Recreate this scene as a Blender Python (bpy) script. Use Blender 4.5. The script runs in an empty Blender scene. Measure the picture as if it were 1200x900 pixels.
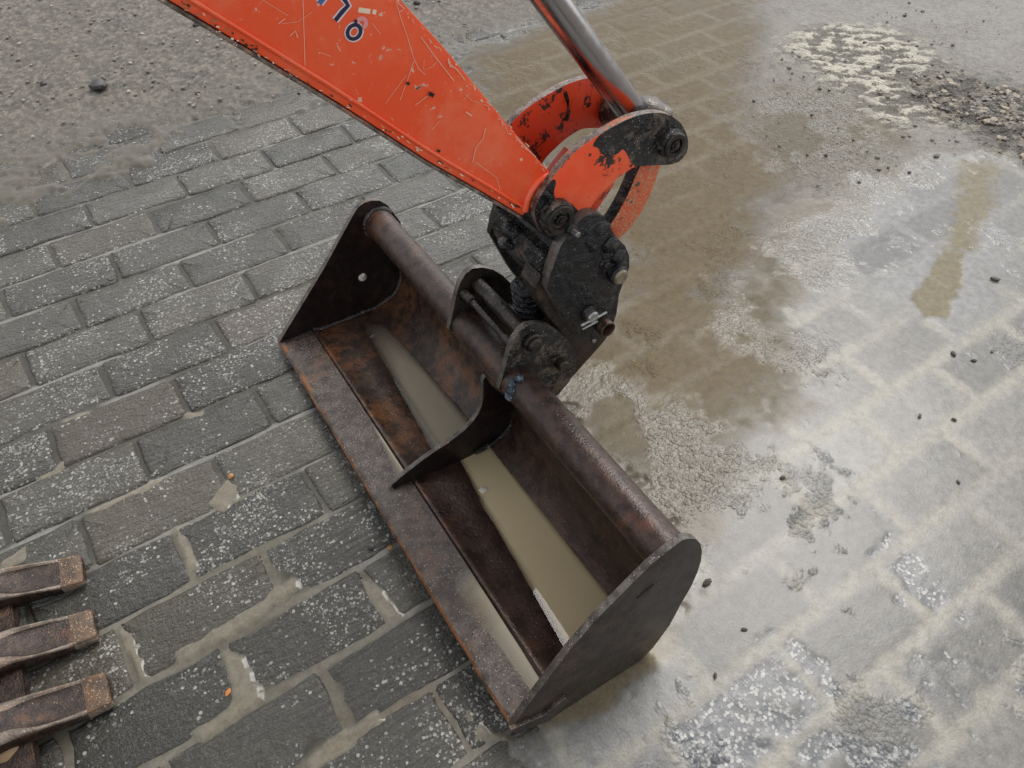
import bpy, bmesh, math, random
import numpy as np
from mathutils import Vector, Matrix, noise as mnoise
scene = bpy.context.scene
COL = scene.collection
rng = random.Random(11)
# ------------------------------------------------------------------ camera
FPX, PITCH, ROLL, YAW, CAMH = 903.0, 0.838386, 0.010431, -0.599720, 1.5
def cam_axes():
    cp, sp = math.cos(PITCH), math.sin(PITCH)
    fwd = np.array([0, cp, -sp]); up = np.array([0, sp, cp]); right = np.array([1., 0, 0])
    r2 = math.cos(ROLL)*right + math.sin(ROLL)*up
    u2 = -math.sin(ROLL)*right + math.cos(ROLL)*up
    cy, sy = math.cos(YAW), math.sin(YAW)
    Z = np.array([[cy, -sy, 0], [sy, cy, 0], [0, 0, 1]])
    return Z@r2, Z@u2, Z@fwd
CR, CU, CF = cam_axes()
CAM = np.array([0, 0, CAMH])
cd = bpy.data.cameras.new('camera'); cam = bpy.data.objects.new('camera', cd); COL.objects.link(cam)
cd.sensor_fit = 'HORIZONTAL'; cd.sensor_width = 36.0; cd.lens = 36.0*FPX/1200.0
cd.clip_start = 0.05; cd.clip_end = 500
cam.matrix_world = Matrix(((CR[0], CU[0], -CF[0], CAM[0]), (CR[1], CU[1], -CF[1], CAM[1]), (CR[2], CU[2], -CF[2], CAM[2]), (0, 0, 0, 1)))
scene.camera = cam
# ------------------------------------------------------------------ world, sun, exposure
SUN_AZ, SUN_EL = math.radians(61), math.radians(55)
w = bpy.data.worlds.new('World'); scene.world = w; w.use_nodes = True
wn = w.node_tree; wn.nodes.clear()
sky = wn.nodes.new('ShaderNodeTexSky'); sky.sky_type = 'NISHITA'; sky.sun_disc = False
sky.sun_elevation = SUN_EL; sky.sun_rotation = SUN_AZ
sky.air_density = 1.0; sky.dust_density = 1.0
hs = wn.nodes.new('ShaderNodeHueSaturation'); hs.inputs['Saturation'].default_value = 0.13
bg = wn.nodes.new('ShaderNodeBackground'); bg.inputs['Strength'].default_value = 0.135
wo = wn.nodes.new('ShaderNodeOutputWorld')
wn.links.new(sky.outputs[0], hs.inputs['Color']); wn.links.new(hs.outputs[0], bg.inputs['Color']); wn.links.new(bg.outputs[0], wo.inputs[0])
sl = bpy.data.lights.new('sun', 'SUN'); sl.energy = 1.15; sl.angle = math.radians(30); sl.color = (1, .97, .93)
so = bpy.data.objects.new('sun', sl); COL.objects.link(so)
sd = Vector((math.sin(SUN_AZ)*math.cos(SUN_EL), math.cos(SUN_AZ)*math.cos(SUN_EL), math.sin(SUN_EL)))
so.rotation_euler = sd.to_track_quat('Z', 'Y').to_euler(); so.location = sd*6
scene.view_settings.view_transform = 'Standard'; scene.view_settings.look = 'None'
scene.view_settings.exposure = 0.78; scene.view_settings.gamma = 1.0

# ------------------------------------------------------------------ placing helpers
def ray(px, py):
    return (px-600)/FPX*CR-(py-450)/FPX*CU+CF
def hit(px, py, p0, n):
    d = ray(px, py); n = np.asarray(n, float)
    return CAM+d*(np.dot(np.asarray(p0)-CAM, n)/np.dot(d, n))
def G(px, py, z=0.0):
    return hit(px, py, (0, 0, z), (0, 0, 1))
# frame of the grading bucket: u = backwards from the blade, s = along the blade, w = up
BF, BN = G(327, 402, .025), G(600, 853, .08)
AX = BN-BF; BL = float(np.linalg.norm(AX)); AX = AX/BL
BK = np.cross(AX, [0, 0, 1]); BK /= np.linalg.norm(BK)
if BK[0] < 0: BK = -BK
UP = np.cross(BK, AX); UP *= np.sign(UP[2])
def S(px, py, s):
    p = hit(px, py, BF+s*AX, AX)-BF
    return (float(p@BK), float(p@UP))
def SP(pts, s): return [S(a, b, s) for a, b in pts]
def UW(u, s, w): return BF+u*BK+s*AX+w*UP
def L3(u, s, w): return (u, -s, w)          # the frame as a right-handed local system

def smooth_sharp(bm, ang=38):
    for f in bm.faces: f.smooth = True
    lim = math.radians(ang)
    for e in bm.edges:
        if len(e.link_faces) == 2:
            e.smooth = e.calc_face_angle(0) < lim
def link(name, bm, mats, parent=None, origin=None, recalc=True, ang=38):
    if recalc: bmesh.ops.recalc_face_normals(bm, faces=bm.faces)
    smooth_sharp(bm, ang)
    if origin is not None:
        bmesh.ops.translate(bm, verts=bm.verts, vec=-Vector(origin))
    me = bpy.data.meshes.new(name); bm.to_mesh(me); bm.free()
    if not isinstance(mats, (list, tuple)): mats = [mats]
    for m in mats: me.materials.append(m)
    o = bpy.data.objects.new(name, me); COL.objects.link(o)
    if parent is not None: o.parent = parent
    return o
def tag(o, label=None, cat=None, group=None, kind=None):
    if label: o['label'] = label
    if cat: o['category'] = cat
    if group: o['group'] = group
    if kind: o['kind'] = kind
    return o
def frame_empty(name, u, s, w):
    e = bpy.data.objects.new(name, None); COL.objects.link(e); e.empty_display_size = .1
    p = UW(u, s, w)
    Y = -AX
    e.matrix_world = Matrix(((BK[0], Y[0], UP[0], p[0]), (BK[1], Y[1], UP[1], p[1]), (BK[2], Y[2], UP[2], p[2]), (0, 0, 0, 1)))
    e['_o'] = L3(u, s, w)
    return e
class Root:
    def __init__(s_, name, u, s, w): s_.e = frame_empty(name, u, s, w); s_.o = L3(u, s, w); del s_.e['_o']
    def part(s_, name, bm, mats, parent=None, ang=38): return link(name, bm, mats, parent or s_.e, s_.o, ang=ang)

def prism(bm, pts, s0, s1, bevel=.0015, rim=0):
    n = len(pts)
    a = [bm.verts.new(L3(u, s0, w_)) for u, w_ in pts]; b = [bm.verts.new(L3(u, s1, w_)) for u, w_ in pts]
    fs = [bm.faces.new(a), bm.faces.new(list(reversed(b)))]
    side = []
    for i in range(n):
        f = bm.faces.new((a[i], a[(i+1) % n], b[(i+1) % n], b[i])); f.material_index = rim; side.append(f)
    bmesh.ops.recalc_face_normals(bm, faces=fs+side)
    if bevel:
        es = list(set(fs[0].edges) | set(fs[1].edges))
        bmesh.ops.bevel(bm, geom=es, offset=bevel, segments=2, profile=.6, affect='EDGES', material=-1)
    return bm
def prism_hole(bm, pts, hole, s0, s1):
    loops = []
    for s in (s0, s1):
        es = []
        for lp in (pts, hole):
            vs = [bm.verts.new(L3(u, s, w_)) for u, w_ in lp]; loops.append(vs)
            es += [bm.edges.new((vs[i], vs[(i+1) % len(vs)])) for i in range(len(vs))]
        bmesh.ops.triangle_fill(bm, edges=es, use_beauty=True)
    for a, b in ((loops[0], loops[2]), (loops[1], loops[3])):
        for i in range(len(a)): bm.faces.new((a[i], a[(i+1) % len(a)], b[(i+1) % len(a)], b[i])).material_index = 1
    return bm
def smoothed(pts, it=1, closed=True):
    for _ in range(it):
        q = []; n = len(pts)
        rngi = range(n) if closed else range(n-1)
        if not closed: q.append(pts[0])
        for i in rngi:
            a, b = pts[i], pts[(i+1) % n]
            q.append(tuple(.75*a[k]+.25*b[k] for k in range(len(a)))); q.append(tuple(.25*a[k]+.75*b[k] for k in range(len(a))))
        if not closed: q.append(pts[-1])
        pts = q
    return pts
def ring_loft(bm, rings, cap=True, mi=0, closed=True):
    vs = [[bm.verts.new(p) for p in r] for r in rings]
    n = len(rings[0])
    for i in range(len(vs)-1):
        for j in range(n if closed else n-1):
            f = bm.faces.new((vs[i][j], vs[i][(j+1) % n], vs[i+1][(j+1) % n], vs[i+1][j])); f.material_index = mi
    if cap and closed:
        bm.faces.new(vs[0]).material_index = mi; bm.faces.new(list(reversed(vs[-1]))).material_index = mi
    return vs
def circ(c, r, d, n=20, ph=0):
    d = Vector(d).normalized(); a = d.orthogonal().normalized(); b = d.cross(a)
    return [Vector(c)+r*(math.cos(2*math.pi*k/n+ph)*a+math.sin(2*math.pi*k/n+ph)*b) for k in range(n)]
def cyl(bm, p, q, r, n=20, ch=.0015, r2=None, mi=0):
    p, q = Vector(p), Vector(q); d = (q-p).normalized(); r2 = r if r2 is None else r2
    ch = min(ch, r*.4)
    ring_loft(bm, [circ(p, r-ch, d, n), circ(p+d*ch, r, d, n), circ(q-d*ch, r2, d, n), circ(q, r2-ch, d, n)], mi=mi)
    return bm
def tube_path(bm, pts, rad, n=8, jitter=0, mi=0):
    rings = []
    for i, p in enumerate(pts):
        a = Vector(pts[max(i-1, 0)]); b = Vector(pts[min(i+1, len(pts)-1)])
        d = (b-a).normalized()
        r = (rad[i] if isinstance(rad, (list, tuple)) else rad)*(1+jitter*rng.uniform(-1, 1))
        up = Vector((0, 0, 1)); a1 = d.cross(up)
        if a1.length < 1e-4: a1 = d.orthogonal()
        a1.normalize(); b1 = d.cross(a1)
        rings.append([Vector(p)+r*(math.cos(2*math.pi*k/n)*a1+math.sin(2*math.pi*k/n)*b1) for k in range(n)])
    ring_loft(bm, rings, mi=mi); return bm
def pcyl(bm, u, w_, s0, s1, r, n=24, ch=.002, r2=None, mi=0): return cyl(bm, L3(u, s0, w_), L3(u, s1, w_), r, n, ch, r2, mi)
def NB(): return bmesh.new()

# ------------------------------------------------------------------ materials
class Mat:
    def __init__(s, name):
        s.m = bpy.data.materials.new(name); s.m.use_nodes = True; s.t = s.m.node_tree; s.t.nodes.clear()
        s.out = s.n('ShaderNodeOutputMaterial'); s.b = s.n('ShaderNodeBsdfPrincipled'); s.l(s.b.outputs[0], s.out.inputs[0])
        s.pos = s.n('ShaderNodeNewGeometry').outputs['Position']
    def n(s, t): return s.t.nodes.new(t)
    def l(s, a, b): s.t.links.new(a, b)
    def put(s, sock, v):
        if hasattr(v, 'is_output') or isinstance(v, bpy.types.NodeSocket): s.l(v, sock)
        else:
            try: sock.default_value = v
            except Exception: sock.default_value = (*v, 1) if len(v) == 3 else v
    def set(s, **k):
        for a, v in k.items(): s.put(s.b.inputs[a.replace('_', ' ')], v)
    def math(s, op, a, b=0.0, c=None, clamp=False):
        x = s.n('ShaderNodeMath'); x.operation = op; x.use_clamp = clamp; s.put(x.inputs[0], a); s.put(x.inputs[1], b)
        if c is not None: s.put(x.inputs[2], c)
        return x.outputs[0]
    def vmul(s, v, k):
        x = s.n('ShaderNodeVectorMath'); x.operation = 'MULTIPLY'; s.put(x.inputs[0], v); x.inputs[1].default_value = k; return x.outputs[0]
    def noise(s, scale, detail=4, rough=.55, vec=None, dist=0.0):
        x = s.n('ShaderNodeTexNoise'); x.inputs['Scale'].default_value = scale; x.inputs['Detail'].default_value = detail
        x.inputs['Roughness'].default_value = rough; x.inputs['Distortion'].default_value = dist
        s.l(vec if vec is not None else s.pos, x.inputs['Vector']); return x.outputs['Fac']
    def voro(s, scale, vec=None, feature='F1', rnd=1.0):
        x = s.n('ShaderNodeTexVoronoi'); x.feature = feature; x.inputs['Scale'].default_value = scale; x.inputs['Randomness'].default_value = rnd
        s.l(vec if vec is not None else s.pos, x.inputs['Vector']); return x.outputs
    def step(s, v, lo, hi, a=0.0, b=1.0):
        x = s.n('ShaderNodeMapRange'); x.interpolation_type = 'SMOOTHSTEP'
        s.put(x.inputs[0], v); s.put(x.inputs[1], lo); s.put(x.inputs[2], hi); x.inputs[3].default_value = a; x.inputs[4].default_value = b
        return x.outputs[0]
    def mix(s, f, a, b):
        x = s.n('ShaderNodeMix'); x.data_type = 'RGBA'; s.put(x.inputs[0], f); s.put(x.inputs[6], a); s.put(x.inputs[7], b); return x.outputs[2]
    def bump(s, h, strength=.5, dist=.002, nrm=None):
        x = s.n('ShaderNodeBump'); x.inputs['Strength'].default_value = strength; x.inputs['Distance'].default_value = dist
        s.l(h, x.inputs['Height'])
        if nrm is not None: s.l(nrm, x.inputs['Normal'])
        return x.outputs[0]
def c3(r, g, b): return (r, g, b, 1)

def steel(name, dark, mid, rust, rust_lo=.5, rust_hi=.62, rough=(.2, .55), speck=.0, spc=(.35, .3, .25), metal=.15, bump=.35, scale=9, wet=.5, big=0.0):
    dark = tuple(c*.68 for c in dark); mid = tuple(c*.74 for c in mid); rust = tuple(c*.85 for c in rust)
    M = Mat(name)
    n1 = M.noise(scale, 6, .62); n2 = M.noise(scale*4.3, 5, .6); n3 = M.noise(scale*22, 3, .6)
    col = M.mix(M.step(n2, .35, .65), c3(*dark), c3(*mid))
    rm = M.step(M.math('ADD', M.math('MULTIPLY', n1, .7), M.math('MULTIPLY', n2, .3)), rust_lo, rust_hi)
    rm = M.math('MULTIPLY', rm, M.step(n3, .3, .6, .25, 1))
    col = M.mix(rm, col, c3(*rust))
    if speck:
        v = M.voro(330); sp = M.n('ShaderNodeSeparateColor'); M.l(v['Color'], sp.inputs[0])
        k = M.math('MULTIPLY', M.step(sp.outputs[0], 1-speck, 1-speck+.03), M.step(v['Distance'], .45, .3))
        col = M.mix(k, col, c3(*spc))
    r = M.step(M.noise(scale*.8, 4), .5-wet*.2, .68, rough[0]*.75, rough[1]*.8)
    r = M.math('ADD', r, M.math('MULTIPLY', n3, .12))
    n4 = M.noise(420, 3, .6)
    h = M.math('ADD', M.math('MULTIPLY', n2, .35), M.math('ADD', M.math('MULTIPLY', n3, .45), M.math('MULTIPLY', n4, .2)))
    if big: h = M.math('ADD', h, M.math('MULTIPLY', M.noise(34, 4, .6, None, .8), big))
    col = M.mix(M.step(n4, .45, .75, 0, .45), col, c3(dark[0]*.5, dark[1]*.5, dark[2]*.5))
    M.set(Base_Color=col, Roughness=r, Metallic=metal, Normal=M.bump(h, min(1, bump*1.7), .004), Specular_IOR_Level=.42)
    return M.m
m_dark = steel('dark_brown_steel', (.024, .015, .011), (.055, .034, .026), (.075, .038, .024), .52, .66, (.16, .5))
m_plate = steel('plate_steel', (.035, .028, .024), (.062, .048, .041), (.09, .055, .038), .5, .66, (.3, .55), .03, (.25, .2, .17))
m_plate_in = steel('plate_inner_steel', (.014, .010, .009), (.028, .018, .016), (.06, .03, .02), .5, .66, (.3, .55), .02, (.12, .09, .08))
m_shell = steel('shell_rust_steel', (.040, .027, .021), (.085, .050, .034), (.19, .078, .032), .47, .62, (.2, .5), .04, (.3, .2, .15), .1)
m_blade = steel('blade_steel', (.060, .044, .036), (.12, .095, .08), (.14, .07, .04), .52, .66, (.22, .5), .13, (.3, .26, .22), .1, .6)
m_edge_rust = steel('edge_orange_rust', (.05, .03, .02), (.11, .055, .025), (.27, .095, .026), .40, .54, (.35, .6), .05, (.5, .3, .15), 0)
m_rim = steel('worn_rim_steel', (.09, .075, .065), (.22, .195, .17), (.13, .085, .06), .5, .62, (.3, .5), .1, (.4, .38, .35), .35)
m_tube = steel('tube_steel', (.042, .027, .021), (.085, .053, .042), (.12, .052, .032), .5, .62, (.15, .42), .02, (.25, .2, .2), .2)
m_wall = steel('wet_back_steel', (.045, .028, .022), (.092, .055, .042), (.13, .05, .03), .50, .72, (.10, .26), .03, (.25, .2, .2), .3, .8, 6)
m_weld = steel('weld_steel', (.05, .045, .043), (.14, .13, .125), (.1, .06, .04), .55, .65, (.2, .4), .08, (.5, .5, .5), .4, 1.0)
m_weld_new = steel('fresh_weld_steel', (.05, .075, .095), (.18, .23, .27), (.1, .08, .07), .6, .7, (.15, .35), .1, (.5, .55, .6), .5, 1.0)
m_black = steel('black_greasy_paint', (.006, .006, .008), (.018, .018, .022), (.085, .068, .055), .57, .68, (.08, .34), .03, (.28, .27, .26), .0, .8, 11, .5, 2.6)
m_black_rough = steel('black_muddy_paint', (.008, .008, .010), (.03, .028, .028), (.17, .125, .09), .5, .60, (.12, .40), .08, (.34, .3, .26), .0, 1.0, 22, .5, 2.0)
m_pin = steel('pin_steel', (.022, .018, .016), (.06, .048, .042), (.10, .065, .045), .5, .65, (.18, .4), .03, (.3, .26, .22), .35, .35, 9, .5, 1.2)
m_bolt = steel('bright_bolt_steel', (.38, .37, .35), (.6, .59, .56), (.3, .25, .2), .6, .7, (.2, .4), 0, metal=.8)
m_brass = steel('pin_end_steel', (.30, .25, .17), (.45, .39, .28), (.25, .18, .1), .55, .7, (.3, .45), 0, metal=.5)
m_tooth = steel('tooth_steel', (.035, .022, .018), (.085, .052, .038), (.20, .09, .045), .53, .65, (.14, .40), .02, (.45, .32, .22), .2, .7, 12)
m_tooth_rim = steel('tooth_rim_steel', (.2, .155, .12), (.36, .29, .23), (.25, .14, .08), .5, .62, (.3, .5), .1, (.5, .42, .33), .2, .7)
m_tooth_tip = steel('tooth_tip_rust', (.09, .055, .033), (.18, .115, .068), (.20, .095, .04), .45, .6, (.35, .6), .2, (.5, .36, .22), .0, 1.0)

def orange(name, chip=.62, dirt=.6, dirtcol=(.03, .02, .018), palecol=(.72, .45, .34), rough=.32, scr=True, base=(.86, .080, .020), ns=1.0):
    M = Mat(name)
    n1 = M.noise(13*ns, 6, .65); n2 = M.noise(60*ns, 5, .65); n3 = M.noise(4, 3)
    col = M.mix(M.step(n3, .3, .7), c3(*base), c3(base[0]*.96, base[1]*1.3, base[2]*1.6))
    fd = M.math('MULTIPLY', M.step(M.noise(7, 6, .7), .46, .68), .55); col = M.mix(fd, col, c3(base[0]*.98, base[1]*2.6, base[2]*5))
    if scr:
        rot = M.n('ShaderNodeVectorRotate'); rot.rotation_type = 'EULER_XYZ'; M.l(M.pos, rot.inputs['Vector']); rot.inputs['Rotation'].default_value = (.5, .62, .3)
        s1 = M.noise(1, 2, .5, M.vmul(rot.outputs[0], (24, 420, 420)))
        rot2 = M.n('ShaderNodeVectorRotate'); rot2.rotation_type = 'EULER_XYZ'; M.l(M.pos, rot2.inputs['Vector']); rot2.inputs['Rotation'].default_value = (.1, -.75, .2)
        s2 = M.noise(1, 2, .5, M.vmul(rot2.outputs[0], (20, 380, 380)))
        k = M.math('MULTIPLY', M.step(M.math('MAXIMUM', s1, s2), .70, .74), M.step(n1, .48, .6))
        col = M.mix(M.math('MULTIPLY', k, .8), col, c3(*palecol))
    ch = M.step(M.math('ADD', M.math('MULTIPLY', n2, .75), M.math('MULTIPLY', n1, .25)), chip, chip+.025)
    col = M.mix(ch, col, c3(*palecol))
    dk = M.step(M.math('ADD', M.math('MULTIPLY', n1, .6), M.math('MULTIPLY', n2, .4)), dirt, dirt+.04)
    col = M.mix(dk, col, c3(*dirtcol))
    r = M.step(n2, .3, .7, rough-.06, rough+.12)
    M.set(Base_Color=col, Roughness=M.math('MAXIMUM', r, M.math('MULTIPLY', dk, .5)), Normal=M.bump(M.math('ADD', M.math('MULTIPLY', n2, .4), M.math('MULTIPLY', ch, -.5)), .25, .0015))
    return M.m
m_orange = orange('orange_paint', .62, .64)
m_orange_dirty = orange('dirty_orange_paint', .66, .53, rough=.36, scr=False, base=(.62, .048, .012), ns=2.0)
m_orange_link = orange('chipped_orange_paint', .64, .56, rough=.34, scr=False)
m_orange_edge = orange('chipped_edge_paint', .54, .55, (.02, .015, .012), (.55, .36, .2), .4, False)
m_orange_worn = orange('sandy_orange_paint', .52, .56, (.09, .06, .04), (.50, .30, .17), .45, False, base=(.60, .085, .025), ns=4.0)
m_link_rim = steel('scraped_link_rim', (.10, .07, .055), (.34, .25, .21), (.5, .16, .07), .55, .63, (.3, .5), .1, (.5, .42, .36), .2, .7, 16)

M = Mat('chrome_rod')
n = M.noise(120, 3); nn = M.noise(14, 4)
M.set(Base_Color=M.mix(M.step(nn, .5, .7), c3(.40, .39, .41), c3(.24, .22, .23)), Metallic=1.0, Roughness=M.step(nn, .35, .7, .16, .38), Normal=M.bump(n, .08, .001)); m_chrome = M.m

def flat(name, col, rough=.5, metal=0, nz=.15, sc=60):
    M = Mat(name); n = M.noise(sc, 4)
    M.set(Base_Color=M.mix(n, c3(*[c*(1-nz) for c in col]), c3(*[min(1, c*(1+nz)) for c in col])), Roughness=rough, Metallic=metal, Normal=M.bump(n, .2, .001)); return M.m
m_navy = flat('navy_print', (.018, .016, .05), .4); m_blue = flat('blue_print', (.06, .13, .32), .4)
m_white = flat('pale_print', (.72, .62, .66), .4); m_cream = flat('cream_print', (.80, .62, .45), .5); m_pink = flat('pink_print', (.72, .28, .28), .45)
m_scratch = flat('bared_primer', (.78, .36, .24), .5); m_amber = flat('amber_stone', (.38, .18, .05), .35); m_tan = flat('tan_stone', (.27, .17, .085), .45, 0, .35, 25)
m_stone = flat('dark_stone', (.045, .042, .04), .5, 0, .5, 40); m_stone_w = flat('white_stone', (.55, .5, .42), .35, 0, .3, 60)
m_leaf = flat('orange_leaf', (.55, .17, .03), .5); m_rubber = flat('black_rubber', (.012, .012, .013), .3)
m_void = flat('slot_black', (.006, .006, .007), .6)
m_grit = flat('dirt_grit', (.20, .18, .15), .8, 0, .4, 50); m_grit2 = flat('pale_grit', (.36, .33, .28), .7, 0, .3, 50); m_clod = flat('dark_clod', (.075, .062, .05), .45, 0, .5, 40); m_clod3 = flat('brown_clod', (.13, .105, .08), .5, 0, .5, 40); m_clod2 = flat('pale_clod', (.33, .28, .21), .6, 0, .4, 40)
m_sandy = flat('sandy_lump', (.45, .38, .22), .7, 0, .4, 90)

# pavers: dark matrix with exposed white and grey aggregate, wet
def paver_material():
    M = Mat('wet_aggregate_paver')
    oi = M.n('ShaderNodeObjectInfo').outputs['Random']
    big = M.noise(2.2, 3, .5); mid = M.noise(14, 5, .6); fine = M.noise(170, 3, .6)
    oi2 = M.math('FRACT', M.math('MULTIPLY', oi, 17.3))
    base = M.mix(M.step(M.math('ADD', M.math('MULTIPLY', mid, .55), M.math('MULTIPLY', oi, .5)), .25, .8), c3(.031, .0295, .0225), c3(.070, .064, .049))
    base = M.mix(M.math('MULTIPLY', fine, .5), base, c3(.085, .081, .070))
    oi3 = M.math('FRACT', M.math('MULTIPLY', oi, 41.7)); base = M.mix(M.step(oi3, .55, 1.0, 0, .5), base, c3(.095, .076, .05))
    v = M.voro(150); sp = M.n('ShaderNodeSeparateColor'); M.l(v['Color'], sp.inputs[0])
    v2 = M.voro(270); sp2 = M.n('ShaderNodeSeparateColor'); M.l(v2['Color'], sp2.inputs[0])
    dens = M.math('ADD', M.math('MULTIPLY', M.step(M.noise(7, 3, .5), .36, .66), .27), M.math('MULTIPLY', M.math('SUBTRACT', oi2, .5), .22), clamp=True)
    th = M.math('SUBTRACT', 1.0, dens)
    k = M.math('MULTIPLY', M.step(M.math('SUBTRACT', sp.outputs[0], th), 0, .03), M.step(M.math('ADD', v['Distance'], M.math('MULTIPLY', fine, .3)), .80, .70))
    k2 = M.math('MULTIPLY', M.step(M.math('SUBTRACT', sp2.outputs[0], M.math('ADD', th, .08)), 0, .03), M.step(v2['Distance'], .66, .56))
    agg = M.mix(sp.outputs[1], c3(.09, .088, .08), c3(.40, .385, .345))
    col = M.mix(k, base, agg); col = M.mix(k2, col, M.mix(sp2.outputs[1], c3(.08, .078, .07), c3(.34, .325, .29)))
    film = M.step(M.math('ADD', M.math('MULTIPLY', M.noise(4.5, 5, .6), .75), M.math('MULTIPLY', oi, .2)), .50, .68)
    col = M.mix(M.math('MULTIPLY', film, .65), col, c3(.080, .070, .050))
    stri = M.noise(1, 4, .6, M.vmul(M.pos, (20, 95, 60)), .6)
    h = M.math('ADD', M.math('MULTIPLY', k, .4), M.math('ADD', M.math('MULTIPLY', stri, 1.0), M.math('ADD', M.math('MULTIPLY', fine, .35), M.math('MULTIPLY', M.noise(70, 4, .6), .5))))
    r = M.step(M.noise(6, 4), .35, .65, .07, .24)
    M.set(Base_Color=col, Roughness=r, Normal=M.bump(h, 1.0, .0070), Specular_IOR_Level=.5)
    return M.m
m_paver = paver_material()
def mud_material():
    M = Mat('mud_and_dirt')
    at = M.n('ShaderNodeAttribute'); at.attribute_name = 'col'
    n1 = M.noise(45, 6, .65); n2 = M.noise(190, 4, .65)
    br = M.math('ADD', M.step(n1, .3, .7, -.16, .16), M.step(n2, .3, .7, -.12, .12))
    hsv = M.n('ShaderNodeHueSaturation'); M.l(at.outputs['Color'], hsv.inputs['Color']); M.l(M.math('ADD', br, 1.0), hsv.inputs['Value'])
    rg = at.outputs['Alpha']; a4 = M.n('ShaderNodeAttribute'); a4.attribute_name = 'gloss'
    v = M.voro(140); sp = M.n('ShaderNodeSeparateColor'); M.l(v['Color'], sp.inputs[0])
    k = M.math('MULTIPLY', M.step(sp.outputs[0], .95, .97), M.step(v['Distance'], .45, .3))
    k = M.math('MULTIPLY', k, M.step(rg, .3, .6, .12, 1))
    col = M.mix(M.math('MULTIPLY', k, .7), hsv.outputs[0], c3(.5, .46, .38))
    a2 = M.n('ShaderNodeAttribute'); a2.attribute_name = 'agg'
    v3 = M.voro(150); sp3 = M.n('ShaderNodeSeparateColor'); M.l(v3['Color'], sp3.inputs[0])
    k3 = M.math('MULTIPLY', M.step(M.math('ADD', sp3.outputs[0], M.math('MULTIPLY', n1, .35)), .62, .70), M.step(M.math('ADD', v3['Distance'], M.math('MULTIPLY', n2, .3)), .86, .76))
    k3 = M.math('MULTIPLY', k3, M.step(a2.outputs['Fac'], .2, .7))
    col = M.mix(k3, col, M.mix(sp3.outputs[1], c3(.10, .105, .11), c3(.40, .385, .355)))
    k = M.math('ADD', k, M.math('MULTIPLY', k3, .45))
    h = M.math('ADD', M.math('MULTIPLY', n1, .6), M.math('ADD', M.math('MULTIPLY', n2, .4), M.math('MULTIPLY', k, .6)))
    st = M.step(rg, .1, .7, .12, 1)
    a5 = M.n('ShaderNodeAttribute'); a5.attribute_name = 'lump'
    v5 = M.voro(75); v6 = M.voro(130)
    lump_h = M.math('MULTIPLY', a5.outputs['Fac'], M.math('ADD', M.math('MULTIPLY', M.step(v5['Distance'], .75, .1), 1.0), M.math('ADD', M.math('MULTIPLY', M.step(v6['Distance'], .7, .1), .6), M.math('MULTIPLY', n2, .6))))
    hh = M.math('ADD', M.math('MULTIPLY', h, st), lump_h)
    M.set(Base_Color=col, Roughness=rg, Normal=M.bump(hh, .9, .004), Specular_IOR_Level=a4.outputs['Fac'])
    return M.m
m_mud = mud_material()
def water_material(name, col):
    M = Mat(name); M.t.nodes.remove(M.b)
    at = M.n('ShaderNodeAttribute'); at.attribute_name = 'murk'
    df = M.n('ShaderNodeBsdfDiffuse'); n = M.noise(6, 4)
    M.put(df.inputs[0], M.mix(n, c3(*[c*.86 for c in col]), c3(*[c*1.12 for c in col])))
    tr = M.n('ShaderNodeBsdfTransparent'); gl = M.n('ShaderNodeBsdfGlossy'); gl.inputs['Roughness'].default_value = .03
    m1 = M.n('ShaderNodeMixShader'); M.l(at.outputs['Fac'], m1.inputs[0]); M.l(tr.outputs[0], m1.inputs[1]); M.l(df.outputs[0], m1.inputs[2])
    fr = M.n('ShaderNodeFresnel'); fr.inputs[0].default_value = 1.36
    m2 = M.n('ShaderNodeMixShader'); M.l(fr.outputs[0], m2.inputs[0]); M.l(m1.outputs[0], m2.inputs[1]); M.l(gl.outputs[0], m2.inputs[2])
    M.l(m2.outputs[0], M.out.inputs[0]); return M.m
m_water = water_material('muddy_water', (.54, .44, .27)); m_water_far = water_material('grey_muddy_water', (.36, .315, .235))

# ------------------------------------------------------------------ numpy noise and masks for the ground
def vnoise(x, y, sc, seed):
    r = np.random.RandomState(seed); N = 256; g = r.rand(N, N)
    X, Y = x*sc, y*sc; xi = np.floor(X).astype(int); yi = np.floor(Y).astype(int); fx = X-xi; fy = Y-yi
    fx = fx*fx*(3-2*fx); fy = fy*fy*(3-2*fy)
    a = g[xi % N, yi % N]; b = g[(xi+1) % N, yi % N]; c = g[xi % N, (yi+1) % N]; d = g[(xi+1) % N, (yi+1) % N]
    return (a*(1-fx)+b*fx)*(1-fy)+(c*(1-fx)+d*fx)*fy
def fbm(x, y, sc, seed, oct=4, gain=.5):
    t = 0; a = 1; s = 0
    for o in range(oct):
        ang = .7*o+.3*seed; ca, sa = math.cos(ang), math.sin(ang)
        t = t+a*vnoise(ca*x-sa*y+o*3.7, sa*x+ca*y+o*1.9, sc*2**o, seed+o*31); s += a; a *= gain
    return t/s
def sdf(X, Y, poly):
    P = np.array(poly, float); inside = np.zeros(X.shape, bool); dm = np.full(X.shape, 1e9)
    for i in range(len(P)):
        a, b = P[i], P[(i+1) % len(P)]; e = b-a
        t = np.clip(((X-a[0])*e[0]+(Y-a[1])*e[1])/(e@e), 0, 1)
        dm = np.minimum(dm, np.hypot(X-a[0]-t*e[0], Y-a[1]-t*e[1]))
        cr = ((a[1] > Y) != (b[1] > Y)) & (X < (b[0]-a[0])*(Y-a[1])/((b[1]-a[1]) if b[1] != a[1] else 1e-9)+a[0])
        inside ^= cr
    return np.where(inside, dm, -dm)
def sst(v, lo, hi):
    t = np.clip((v-lo)/(hi-lo), 0, 1); return t*t*(3-2*t)
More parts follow.
